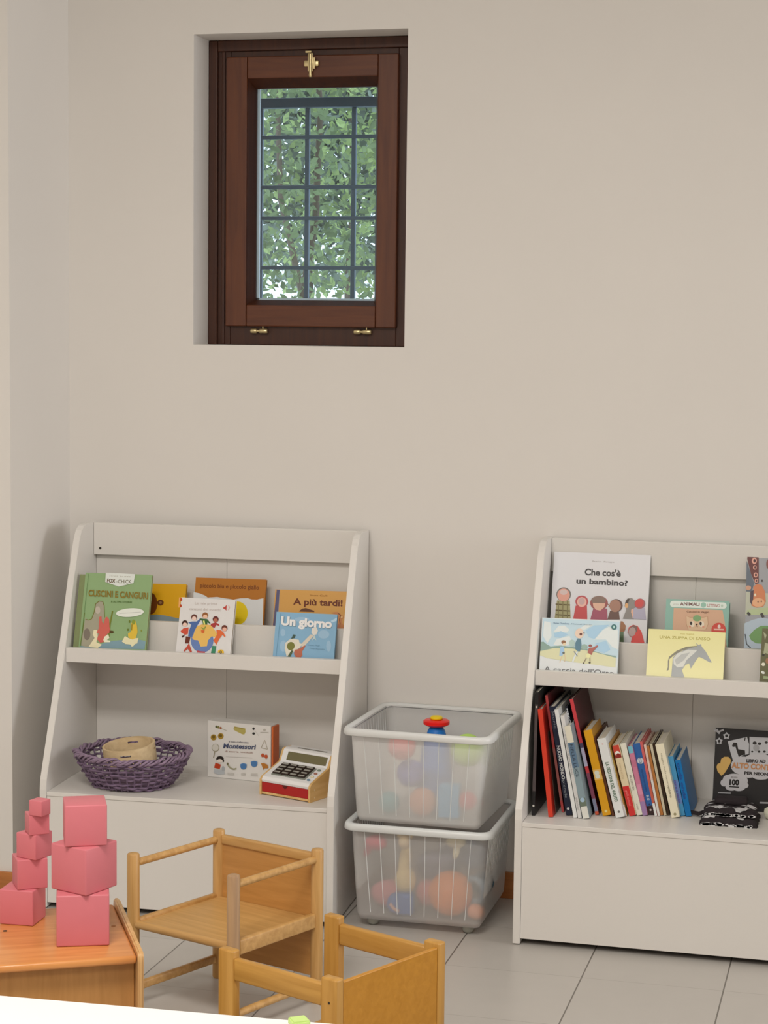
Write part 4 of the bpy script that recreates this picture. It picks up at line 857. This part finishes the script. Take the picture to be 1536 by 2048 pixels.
# ------------------------------------------------------------------ plastic storage tubs
def plastic(name, tint, dif, rr):
    m = bpy.data.materials.new(name); m.use_nodes = True; nt = m.node_tree; nt.nodes.clear(); L = nt.links.new
    o = nt.nodes.new('ShaderNodeOutputMaterial')
    rf = nt.nodes.new('ShaderNodeBsdfRefraction'); rf.inputs['IOR'].default_value = 1.08; rf.inputs['Roughness'].default_value = rr; rf.inputs[0].default_value = (1, 1, 1, 1)
    tp = nt.nodes.new('ShaderNodeBsdfTransparent'); tp.inputs[0].default_value = (.97, .97, .97, 1)
    df = nt.nodes.new('ShaderNodeBsdfDiffuse'); df.inputs[0].default_value = (*tint, 1)
    tl = nt.nodes.new('ShaderNodeBsdfTranslucent'); tl.inputs[0].default_value = (*tint, 1)
    gs = nt.nodes.new('ShaderNodeBsdfGlossy'); gs.inputs['Roughness'].default_value = .3
    a1 = nt.nodes.new('ShaderNodeMixShader'); a1.inputs[0].default_value = .12; L(df.outputs[0], a1.inputs[1]); L(tl.outputs[0], a1.inputs[2])
    a2 = nt.nodes.new('ShaderNodeMixShader'); a2.inputs[0].default_value = .55; L(rf.outputs[0], a2.inputs[1]); L(tp.outputs[0], a2.inputs[2])
    a3 = nt.nodes.new('ShaderNodeMixShader'); a3.inputs[0].default_value = dif; L(a2.outputs[0], a3.inputs[1]); L(a1.outputs[0], a3.inputs[2])
    a4 = nt.nodes.new('ShaderNodeMixShader'); a4.inputs[0].default_value = .05; L(a3.outputs[0], a4.inputs[1]); L(gs.outputs[0], a4.inputs[2]); L(a4.outputs[0], o.inputs[0])
    return m
def rr_loop(x0, x1, y0, y1, r, z, n=5):
    pts = []
    for cx, cy, a0 in ((x1-r, y0+r, -90), (x1-r, y1-r, 0), (x0+r, y1-r, 90), (x0+r, y0+r, 180)):
        for i in range(n+1):
            t = R(a0+90*i/n); pts.append((cx+r*math.cos(t), cy+r*math.sin(t), z))
    return pts
def skin(bm, loops, capend=False, mi=0):
    R_ = [[bm.verts.new(p) for p in l] for l in loops]; n = len(R_[0])
    for a, b in zip(R_, R_[1:]):
        for k in range(n): f = bm.faces.new((a[k], a[(k+1) % n], b[(k+1) % n], b[k])); f.smooth = True; f.material_index = mi
    if capend: bm.faces.new(R_[0])
    return R_
def tub(label, cx, cy, zb, H, rz, mbody, mrim, wheels):
    t = thing('storage_tub', label, 'storage box', (cx, cy, zb-(.022 if wheels else 0)), rz, 'stacked plastic tubs')
    o0 = Matrix.Translation((0, 0, (.022 if wheels else 0)))
    wx, wy = .163, .164       # half sizes at the foot
    tx, ty = .178, .176       # half sizes under the rim
    bm = NB(); L = []
    for f, r in ((0, .014), (.04, .02), (.5, .022), (1, .024)):
        z = .004 + (H-.004)*f if f else 0; g = wx+(tx-wx)*f, wy+(ty-wy)*f; s = -.006 if f == 0 else 0
        L.append(rr_loop(-g[0]-s, g[0]+s, -g[1]-s, g[1]+s, r, z))
    skin(bm, L, True)
    bm.transform(o0)
    b = obj('tub_body', bm, mbody, t, local=True, recalc=True)
    # ribs moulded into the walls
    bm = NB()
    for k in range(8):
        u = -.84+1.68*k/7
        hexa(bm, [(u*wx*.9-.0007, -wy-.0026, .02), (u*wx*.9+.0007, -wy-.0026, .02), (u*wx*.9+.0007, -wy+.001, .02), (u*wx*.9-.0007, -wy+.001, .02), (u*tx*.93-.0007, -ty-.0022, H-.01), (u*tx*.93+.0007, -ty-.0022, H-.01), (u*tx*.93+.0007, -ty+.001, H-.01), (u*tx*.93-.0007, -ty+.001, H-.01)])
    for sgn in (1, -1):
        for k in range(14):
            v = -.88+1.76*k/13
            hexa(bm, [(sgn*(wx+.0026), v*wy*.9-.001, .07), (sgn*(wx+.0026), v*wy*.9+.001, .07), (sgn*(wx-.001), v*wy*.9+.001, .07), (sgn*(wx-.001), v*wy*.9-.001, .07), (sgn*(tx+.0022), v*ty*.93-.001, H-.01), (sgn*(tx+.0022), v*ty*.93+.001, H-.01), (sgn*(tx-.001), v*ty*.93+.001, H-.01), (sgn*(tx-.001), v*ty*.93-.001, H-.01)])
    bm.transform(o0); obj('moulded_ribs', bm, mrim, b, local=True)
    bm = NB(); L = []
    for dx, z, r in ((.001, H-.002, .024), (.004, H+.004, .027), (.014, H+.004, .034), (.017, H-.001, .036), (.018, H-.012, .036), (.016, H-.014, .036), (.0145, H-.012, .034), (.0125, H+.001, .033), (.003, H+.001, .026), (-.001, H-.006, .024)):
        L.append(rr_loop(-tx-dx, tx+dx, -ty-dx, ty+dx, r, z))
    skin(bm, L+[L[0]]); bm.transform(o0); obj('rim', bm, mrim, t, local=True, recalc=True)
    if wheels:
        for sx in (-1, 1):
            for sy in (-1, 1):
                bm = NB(); lathe(bm, [(.0001, 0), (.008, .001), (.014, .0055), (.016, .011), (.015, .0165), (.012, .0205), (.0001, .0210)], (sx*.125, sy*.13, 0), 24); w_ = obj('wheel', bm, mat('wheel_grey', C(140, 134, 120), .5), t, local=True)
                bm = NB(); box(bm, (sx*.125-.014, sy*.14-.014, .0235-.001+.0003), (sx*.125+.014, sy*.14+.014, .0235-.0006+.0002)); bm.free()
    return t
TCX, TCY = -1.122, 4.925
P_lo = plastic('clear_plastic', (.97, .96, .94), .38, .09); P_hi = plastic('frosted_plastic', (.97, .97, .95), .57, .28); P_rim = plastic('milky_rim', (.93, .96, .96), .86, .2); P_rim2 = plastic('milky_rim_upper', (.93, .95, .94), .86, .2)
tub('lower clear plastic tub on wheels, full of toys, between the bookcases', TCX, TCY, .022, .249, 0, P_lo, P_rim, True)
tub('upper frosted plastic tub stacked open on the lower tub', TCX+.0, TCY+.0, .2765, .238, R(-2.2), P_hi, P_rim2, False)

# toys in the tubs
def tm(c, r=.5):
    m = sum(c)/3
    return mat('toy_paint', C(*[max(4, min(250, m+(q-m)*1.25)) for q in c]), r)
def toy_ball(label, px, py, y, r, c, zmin=.03, name='toy_ball', squash=1):
    p = at(px, py, y=y); p.z = max(p.z, zmin+r*squash)
    bm = NB(); bmesh.ops.create_uvsphere(bm, u_segments=32, v_segments=18, radius=r)
    bmesh.ops.transform(bm, matrix=Matrix.Translation(p) @ Matrix.Diagonal((1, 1, squash, 1)), verts=bm.verts)
    for f in bm.faces: f.smooth = True
    return tag(obj(name, bm, tm(c), base=(p.x, p.y, p.z-r*squash)), label, 'toy')
# upper tub: stacking toy whose red disc and yellow cap show above the rim
FL = .2812
p = at(873, 1443, y=4.94)
st_ = thing('stacking_toy', 'stacking toy with yellow cap, red disc and blue stem, in the upper tub', 'toy', (p.x, p.y, FL))
bm = NB(); lathe(bm, [(.0001, FL), (.05, FL), (.055, FL+.01), (.05, FL+.05), (.042, FL+.10), (.036, FL+.16), (.022, p.z-.022), (.016, p.z-.014), (.013, p.z-.0125), (.0001, p.z-.0125)], (p.x, p.y, 0), 32); obj('stem', bm, tm((44, 104, 160)), st_)
bm = NB(); lathe(bm, [(.0001, -.012), (.026, -.011), (.0345, -.006), (.0345, .002), (.030, .005), (.0001, .006)], p, 40); obj('disc', bm, tm((190, 36, 20), .3), st_, smooth=50)
bm = NB(); lathe(bm, [(.0001, .0062), (.016, .0062), (.0165, .011), (.013, .0145), (.0001, .0155)], p, 32); obj('cap', bm, tm((236, 174, 40), .35), st_)
toy_ball('pink toy ball seen through the upper tub, at left', 805, 1492, 4.86, .036, (206, 120, 118), FL)
toy_ball('lime green toy ball seen through the upper tub, at right', 935, 1500, 4.90, .042, (168, 190, 104), FL)
toy_ball('peach toy ball low in the front of the upper tub', 846, 1602, 4.85, .036, (210, 140, 110), FL)
toy_ball('small crimson toy ball low at the right of the upper tub', 935, 1600, 4.86, .024, (190, 66, 76), FL)
toy_ball('small teal toy ball low at the left of the upper tub', 780, 1605, 4.86, .028, (70, 148, 150), FL)
toy_ball('violet blue toy ball in the middle of the upper tub', 822, 1545, 4.89, .036, (104, 108, 168), FL)
# sky blue building block
p = at(905, 1560, y=4.86)
bm = NB(); box(bm, (p.x-.032, p.y-.02, FL+.001), (p.x+.022, p.y+.02, FL+.085), bevel=.004); tag(obj('toy_block', bm, tm((60, 150, 186)), base=(p.x, p.y, FL)), 'sky blue block standing at the front of the upper tub', 'toy')
# lower tub
F0 = .0275
toy_ball('large orange ball in the lower tub', 902, 1790, 4.845, .058, (226, 120, 52), F0)
p = at(947, 1782, y=4.835)
bm = NB(); tube(bm, [(p.x+.024*math.cos(q*.3142), p.y-.012*math.cos(q*.3142)+.012, p.z+.030*math.sin(q*.3142)) for q in range(20)], .0085, 12, closed=True)
tag(obj('toy_ring', bm, tm((110, 124, 132)), base=(p.x, p.y, p.z-.038), smooth=60), 'grey ring resting against the orange ball in the lower tub', 'toy')
toy_ball('dark teal toy ball beyond the grey ring in the lower tub', 965, 1765, 4.90, .030, (54, 80, 92), F0)
toy_ball('peach orange toy ball at the right corner of the lower tub', 950, 1822, 4.825, .020, (222, 142, 110), F0)
# blue smiling cushion
p = at(802, 1806, y=4.812)
cu = thing('felt_cushion', 'blue felt cushion with a pink smile in the lower tub', 'toy', (p.x, p.y, F0))
bm = NB(); prof = [(p.x-.034, F0+.012), (p.x-.036, F0+.036), (p.x-.024, F0+.054), (p.x+.034, F0+.058), (p.x+.034, F0+.002), (p.x-.012, F0+.002)]
prism(bm, prof, 1, p.y-.012, p.y+.02); bmesh.ops.recalc_face_normals(bm, faces=bm.faces); bmesh.ops.bevel(bm, geom=list(bm.edges), offset=.005, segments=3, affect='EDGES'); obj('pad', bm, mat('blue_felt', C(50, 92, 150), .95, noise=.2, nscale=200), cu, smooth=60)
bm = NB(); tube(bm, [(p.x-.026+.0065*k, p.y-.0135, F0+.030-.006*math.sin(k*.5)*2.2-.0012*k) for k in range(5)], .0042, 10); obj('smile', bm, tm((232, 160, 140)), cu)
def plush(name, label, px, py, y, c, parts, zmin=F0):
    p = at(px, py, y=y); t = thing(name, label, 'toy', (p.x, p.y, zmin))
    for pn, (dx, dy, dz), (rx, ry, rz_), rot, cc in parts:
        bm = NB(); bmesh.ops.create_uvsphere(bm, u_segments=24, v_segments=14, radius=1)
        bmesh.ops.transform(bm, matrix=Matrix.Translation((p.x+dx, p.y+dy, p.z+dz)) @ Matrix.Rotation(R(rot), 4, 'Y') @ Matrix.Diagonal((rx, ry, rz_, 1)), verts=bm.verts)
        for f in bm.faces: f.smooth = True
        obj(pn, bm, mat('plush', C(*(cc or c)), .95, noise=.15, nscale=150, bump=.5), t)
    return t
plush('plush_giraffe', 'cream long necked plush animal in the lower tub', 812, 1725, 4.84, (214, 182, 120), [('body', (0, 0, -.045), (.028, .024, .036), 0, None), ('neck', (-.002, 0, .0), (.017, .016, .055), 6, None), ('head', (-.002, -.006, .058), (.016, .02, .02), 0, (206, 176, 130)), ('ear', (-.016, -.002, .07), (.006, .004, .01), -30, None), ('ear', (.013, -.002, .072), (.006, .004, .01), 30, None)])
plush('plush_toy', 'dark grey plush toy behind the giraffe plush in the lower tub', 875, 1722, 4.90, (104, 96, 106), [('body', (0, 0, -.01), (.055, .04, .042), 0, None), ('head', (.045, 0, .02), (.034, .03, .032), 0, (96, 94, 106))])
plush('plush_toy', 'cream plush toy showing a pointed ear under the lower rim', 912, 1692, 4.86, (206, 190, 150), [('body', (0, 0, .012), (.026, .02, .016), 0, None), ('ear', (.004, -.01, -.01), (.009, .006, .022), 12, None)])
plush('plush_toy', 'crimson plush toy at the upper left of the lower tub', 753, 1684, 4.85, (186, 56, 76), [('body', (0, 0, 0), (.03, .025, .02), 0, None), ('arm', (-.02, -.01, -.02), (.009, .008, .018), 20, None)])
plush('plush_toy', 'dusty pink plush toy at the lower left of the lower tub', 780, 1770, 4.86, (196, 110, 110), [('body', (0, 0, -.02), (.05, .03, .035), 0, None), ('head', (.10, .0, -.01), (.03, .026, .034), 0, (190, 104, 96))])
plush('plush_toy', 'slate blue plush toy at the upper right of the lower tub', 945, 1700, 4.92, (96, 106, 122), [('body', (0, 0, -.01), (.034, .03, .04), 0, None), ('head', (0, -.02, .022), (.02, .018, .018), 0, None)])

# ------------------------------------------------------------------ chairs
Wc1 = C(168, 122, 66), C(192, 146, 88)
Wc2 = C(160, 112, 48), C(180, 131, 63)
def dowel(bm, a, b, r, seg=16): tube(bm, [a, b], r, seg)
def plank(bm, a, b, th, z0, z1, bev=.002, inset=0):
    """upright board from point a to b (xy), thickness th"""
    a, b = Vector((a[0], a[1], 0)), Vector((b[0], b[1], 0)); d = b-a; L = d.length; q = math.atan2(d.y, d.x)
    box(bm, (inset, -th/2, z0), (L-inset, th/2, z1), Matrix.Translation(a) @ Matrix.Rotation(q, 4, 'Z'), bevel=bev)
# chair with round posts
FLp, BLp, FRp, BRp = (-1.605, 4.035), (-1.492, 4.290), (-1.335, 3.935), (-1.222, 4.190)
ch = thing('toddler_armchair', 'small wooden armchair with round posts in front of the left bookcase', 'chair', (-1.413, 4.113, 0), R(-23.5), 'small wooden armchairs')
wz = lambda ax, n='chair_wood': wood(n, *Wc1, ax, .42)
HT = .357
M_worn = wood('worn_post_wood', C(150, 116, 84), C(176, 138, 98), 2, .6)
for p_, nm in ((FLp, 0), (BLp, 0), (FRp, 1), (BRp, 0)):
    bm = NB(); r = .0142
    lathe(bm, [(r-.002, 0), (r, .004), (r, HT-.005), (r-.0015, HT-.0015), (r-.005, HT), (.0001, HT)], (*p_, 0), 24)
    o = obj('post', bm, M_worn if nm else wz(2), ch, smooth=40)
    if nm: o['label'] = 'worn greyish front post'
def v3(p, z): return Vector((p[0], p[1], z))
def between(name, p, q, z0, z1, r, mats, parent, gap=.0125, flat=None):
    a, b = v3(p, z0), v3(q, z1); d = (b-a).normalized(); a, b = a+d*gap, b-d*gap
    bm = NB()
    if flat:
        L = (b-a).length; ang_ = math.atan2(d.y, d.x)
        box(bm, (0, -flat[0]/2, -flat[1]/2), (L, flat[0]/2, flat[1]/2), Matrix.Translation(a) @ Matrix.Rotation(ang_, 4, 'Z'), bevel=min(.004, flat[0]/3), seg=3)
    else: dowel(bm, a, b, r)
    return obj(name, bm, mats, parent, smooth=40)
between('arm_rail', FLp, BLp, .333, .333, .0085, wz(0), ch); between('arm_rail', FRp, BRp, .333, .333, .0085, wz(0), ch)
between('back_rail', BLp, BRp, .335, .335, .01, wz(0), ch, flat=(.016, .022))
between('seat_rail', FLp, BLp, .196, .196, .0085, wz(0), ch, flat=(.014, .02)); between('seat_rail', FLp, FRp, .196, .196, .0095, wz(0), ch)
between('seat_rail', FRp, BRp, .193, .193, .009, wz(0), ch, flat=(.016, .034))
between('stretcher', FLp, BLp, .048, .048, .008, wz(0), ch, flat=(.012, .02)); between('stretcher', FRp, BRp, .045, .045, .0085, wz(0), ch)
bm = NB(); plank(bm, BLp, BRp, .006, .06, .326, .001, .013); obj('back_panel', bm, wood('panel_ply', C(166, 114, 56), C(182, 128, 68), 0, .45), ch)
ins = lambda p, k: Vector((-1.413+(p[0]+1.413)*k, 4.113+(p[1]-4.113)*k, 0))
bm = NB(); q4 = [ins(p, .965) for p in (FLp, FRp, BRp, BLp)]
hexa(bm, [q+Vector((0, 0, .190)) for q in q4]+[q+Vector((0, 0, .198)) for q in q4]); obj('seat', bm, wood('seat_ply', C(178, 132, 74), C(194, 148, 88), 0, .45), ch)

# chair with flat posts, lying open towards the left
L_, F_, B_, R__ = (-1.177, 3.445), (-.944, 3.340), (-1.045, 3.707), (-.814, 3.602)
c2 = thing('toddler_armchair', 'small wooden armchair with square posts and solid back panel, nearest the bottom edge', 'chair', (-.99, 3.52, 0), R(-23.5), 'small wooden armchairs')
w2 = lambda ax: wood('chair_wood_golden', *Wc2, ax, .42)
u2 = (Vector(F_)-Vector(L_)).normalized(); q2 = math.atan2(u2.y, u2.x)
H2 = .360
for i, p_ in enumerate((L_, F_, B_, R__)):
    bm = NB(); wv = .019
    box(bm, (-wv, -.011, 0), (wv, .011, H2), Matrix.Translation((*p_, 0)) @ Matrix.Rotation(q2, 4, 'Z'), bevel=.004, seg=3)
    po = obj('post', bm, w2(2), c2, smooth=50)
    if i == 1:
        bm = NB(); lathe(bm, [(.0024, 0), (.0024, .0006)], (0, 0, 0), 14, Matrix.Translation((*p_, .315)) @ Matrix.Rotation(q2, 4, 'Z') @ Matrix.Translation((.002, -.0111, 0)) @ Matrix.Rotation(R(90), 4, 'X')); obj('screw_hole', bm, M_dark, po)
for a_, b_, z0, z1 in ((L_, F_, .303, .346), (B_, R__, .303, .346)):
    bm = NB(); plank(bm, a_, b_, .016, z0, z1, .004, .0185); obj('arm_rail', bm, w2(0), c2, smooth=50)
for a_, b_ in ((L_, F_), (B_, R__)):
    bm = NB(); plank(bm, a_, b_, .014, .04, .07, .003, .0185); obj('stretcher', bm, w2(0), c2, smooth=50)
vd = (Vector(R__)-Vector(F_)).normalized()
pa = Vector(F_)+u2*.012+vd*.0115; pb = Vector(R__)+u2*.012-vd*.0115
bm = NB(); plank(bm, pa, pb, .009, .05, .352, .002); obj('back_panel', bm, wood('panel_golden', C(168, 110, 26), C(180, 121, 36), 0, .42), c2)
bm = NB(); q4 = [Vector((L_[0], L_[1], 0))+Vector((u2.x, u2.y, 0))*.0-Vector((0, 0, 0)), Vector((F_[0], F_[1], 0)), Vector((R__[0], R__[1], 0)), Vector((B_[0], B_[1], 0))]
cc = sum(q4, Vector())/4; q4 = [cc+(q-cc)*.90 for q in q4]
hexa(bm, [q+Vector((0, 0, .150)) for q in q4]+[q+Vector((0, 0, .160)) for q in q4]); obj('seat', bm, w2(0), c2)
for a_, b_ in ((L_, F_), (B_, R__)):
    bm = NB(); plank(bm, a_, b_, .014, .118, .149, .003, .0185); obj('seat_rail', bm, w2(0), c2, smooth=50)

# a third chair, of which only a post edge enters at the right border
e0 = at(1541, 1885, z=.36)
c3 = thing('toddler_armchair', 'small wooden armchair just entering at the lower right border', 'chair', (e0.x+.13, e0.y-.1, 0), R(10), 'small wooden armchairs')
M3 = Matrix.Translation((e0.x+.015, e0.y, 0)) @ Matrix.Rotation(R(10), 4, 'Z')
for dx, dy in ((0, 0), (.26, 0), (0, -.26), (.26, -.26)):
    bm = NB(); box(bm, (dx-.011, dy-.019, 0), (dx+.011, dy+.019, .36), M3, bevel=.004, seg=3); obj('post', bm, w2(2), c3, smooth=50)
bm = NB(); box(bm, (.0115, -.008, .303), (.2485, .008, .346), M3, bevel=.003); obj('arm_rail', bm, w2(0), c3)
bm = NB(); box(bm, (.0115, -.268, .303), (.2485, -.252, .346), M3, bevel=.003); obj('arm_rail', bm, w2(0), c3)
bm = NB(); box(bm, (.0115, -.268, .15), (.2485, .008, .16), M3, bevel=.002); obj('seat', bm, w2(0), c3)
bm = NB(); box(bm, (.252, -.2405, .05), (.261, -.0195, .352), M3, bevel=.002); obj('back_panel', bm, w2(0), c3)

# ------------------------------------------------------------------ low bench under the pink cubes
ZT = .35
fr_, br_ = at(274, 1912, z=ZT), at(247, 1806, z=ZT); rs = R(29.5)
ux, uy = Vector((math.cos(rs), math.sin(rs), 0)), Vector((-math.sin(rs), math.cos(rs), 0))
Dp = (br_-fr_).dot(uy); Wd = .40
O3 = Vector((fr_.x, fr_.y, 0)) - ux*Wd
sb = thing('low_bench', 'low wooden bench carrying the pink cubes', 'bench', O3, rs)
wb = lambda ax, c=0: wood('bench_wood'+('_edge' if c else ''), *((C(184, 114, 56), C(202, 134, 74)) if not c else (C(178, 132, 80), C(200, 156, 104))), ax, .3, 1, .35)
bm = NB(); box(bm, (0, 0, ZT-.016), (Wd, Dp, ZT), bevel=.006, seg=3); tp_ = obj('top', bm, wb(0), sb, local=True, smooth=50)
for px, py in ((10, 1862), (227, 1852)):
    h_ = Matrix.Rotation(-rs, 3, 'Z') @ (at(px, py, z=ZT)-O3)
    bm = NB(); lathe(bm, [(.0045, 0), (.0045, .0005)], (h_.x, h_.y, ZT), 16); obj('bolt_hole', bm, M_dark if px < 50 else mat('filled_hole', C(160, 104, 56), .6), tp_, local=True)
for x0 in (-.0115, Wd+.0005):
    prof = [(.012, .0), (-.004, .0), (-.012, ZT-.012), (-.012, ZT+.002), (-.004, ZT+.010), (Dp-.02, ZT+.014), (Dp+.006, ZT+.010), (Dp+.012, ZT-.004), (Dp+.004, .0), (Dp-.02, 0), (Dp-.05, .08), (.05, .08)]
    bm = NB(); prism(bm, prof, 0, x0, x0+.011); bmesh.ops.recalc_face_normals(bm, faces=bm.faces)
    bmesh.ops.bevel(bm, geom=[e_ for e_ in bm.edges if len(e_.link_faces) == 2 and e_.calc_face_angle() > .9], offset=.003, segments=2, affect='EDGES')
    obj('side_panel', bm, wb(2, 1), sb, local=True, smooth=50)
bm = NB(); box(bm, (.0005, .03, .06), (Wd-.0005, .042, ZT-.0165), bevel=.002); obj('apron', bm, wood('bench_panel', C(158, 108, 56), C(174, 122, 68), 2, .45), sb, local=True)
bm = NB(); box(bm, (.0005, Dp-.04, .06), (Wd-.0005, Dp-.028, ZT-.0165), bevel=.002); obj('apron', bm, wood('bench_panel', C(158, 108, 56), C(174, 122, 68), 2, .45), sb, local=True)

# pink cubes
def cube(s, c, z, rz, label):
    bm = NB(); box(bm, (-s/2, -s/2, 0), (s/2, s/2, s), Matrix.Translation((c[0], c[1], z)) @ Matrix.Rotation(rz, 4, 'Z'), bevel=s*.035, seg=3)
    return tag(obj('wooden_cube', bm, mat('pink_lacquer', C(188, 102, 104), .45, .4, noise=.03, nscale=30), base=(c[0], c[1], z), smooth=50), label, 'cube', 'pink wooden cubes stacked in two towers')
def front_mid(px, py, z, s, rz):
    """centre of a cube whose lower front edge passes a seen point"""
    p = at(px, py, z=z); return (p.x-math.sin(rz)*s/2*1, p.y+math.cos(rz)*s/2)
z = ZT+.0003
c = front_mid(166, 1893, z, .10, R(23)); cube(.10, c, z, R(23), 'largest pink cube at the foot of the right, three cube tower'); z += .1003
c2_ = (c[0]+.001, c[1]+.004); cube(.09, c2_, z, R(-19), 'corner turned middle pink cube of the three cube tower'); z += .0903
c3_ = (c2_[0]+.001, c2_[1]+.002); cube(.08, c3_, z, R(26), 'top pink cube of the right, three cube tower')
z = ZT+.0003
def corner_cube(s, px, py, z, rz, label, right=True):
    """the near lower corner is seen at px,py; faces run at rz and rz+90"""
    p = at(px, py, z=z); u_ = Vector((math.cos(rz), math.sin(rz), 0)); v_ = Vector((-math.sin(rz), math.cos(rz), 0))
    q = p+(-u_ if right else u_)*s/2+v_*s/2
    cube(s, q, z, rz, label)
corner_cube(.07, 66, 1853, z, R(3), 'lowest cube of the left, five cube pink tower'); z += .0703
corner_cube(.06, 35, 1781, z, R(35), 'second pink cube from the bottom of the five cube tower', False); z += .0603
corner_cube(.05, 71, 1721.5, z, R(-17), 'middle pink cube of the left, five cube tower'); z += .0503
corner_cube(.04, 59, 1671.5, z, R(38), 'second smallest pink cube, just under the top one', False); z += .0403
corner_cube(.03, 83, 1634, z, R(-12), 'smallest pink cube on top of the five cube tower')

# ------------------------------------------------------------------ white table at the bottom edge
WT = .50
p0, p1 = at(0, 1997, z=WT), at(580, 2046.5, z=WT); qa = math.atan2(p1.y-p0.y, p1.x-p0.x)
tb = thing('white_table', 'white topped table along the bottom left edge', 'table', (p0.x-.3, p0.y, 0), qa)
bm = NB(); box(bm, (0, -.65, WT-.022), (1.25, 0, WT), bevel=.002); obj('tabletop', bm, mat('glossy_white', (.9, .895, .87), .25, .5), tb, local=True)
bm = NB(); box(bm, (-.0, -.65, WT-.022), (1.25, .0, WT)); bm.free()
for x in (.05, 1.2):
    for y in (-.6, -.05):
        bm = NB(); dowel(bm, (x, y, 0), (x, y, WT-.0225), .02); obj('leg', bm, wb(2, 1), tb, local=True, smooth=40)
g = at(603, 2046, z=WT)
gt = Matrix.Translation((g.x, g.y-.012, WT)) @ Matrix.Rotation(R(35), 4, 'Z')
bm = NB(); s_ = .0135
hexa(bm, [gt @ Vector(q) for q in ((-s_, -s_, 0), (s_, -s_, 0), (s_, s_, 0), (-s_, s_, 0), (-s_, -s_, .011), (s_, -s_, .011), (s_, s_, .011), (-s_, s_, .011))])
bmesh.ops.bevel(bm, geom=list(bm.edges), offset=.002, segments=2, affect='EDGES')
tag(obj('green_block', bm, mat('lime_paint', C(172, 188, 108), .5), base=(g.x, g.y-.012, WT)), 'small lime green block on the edge of the white table', 'block')
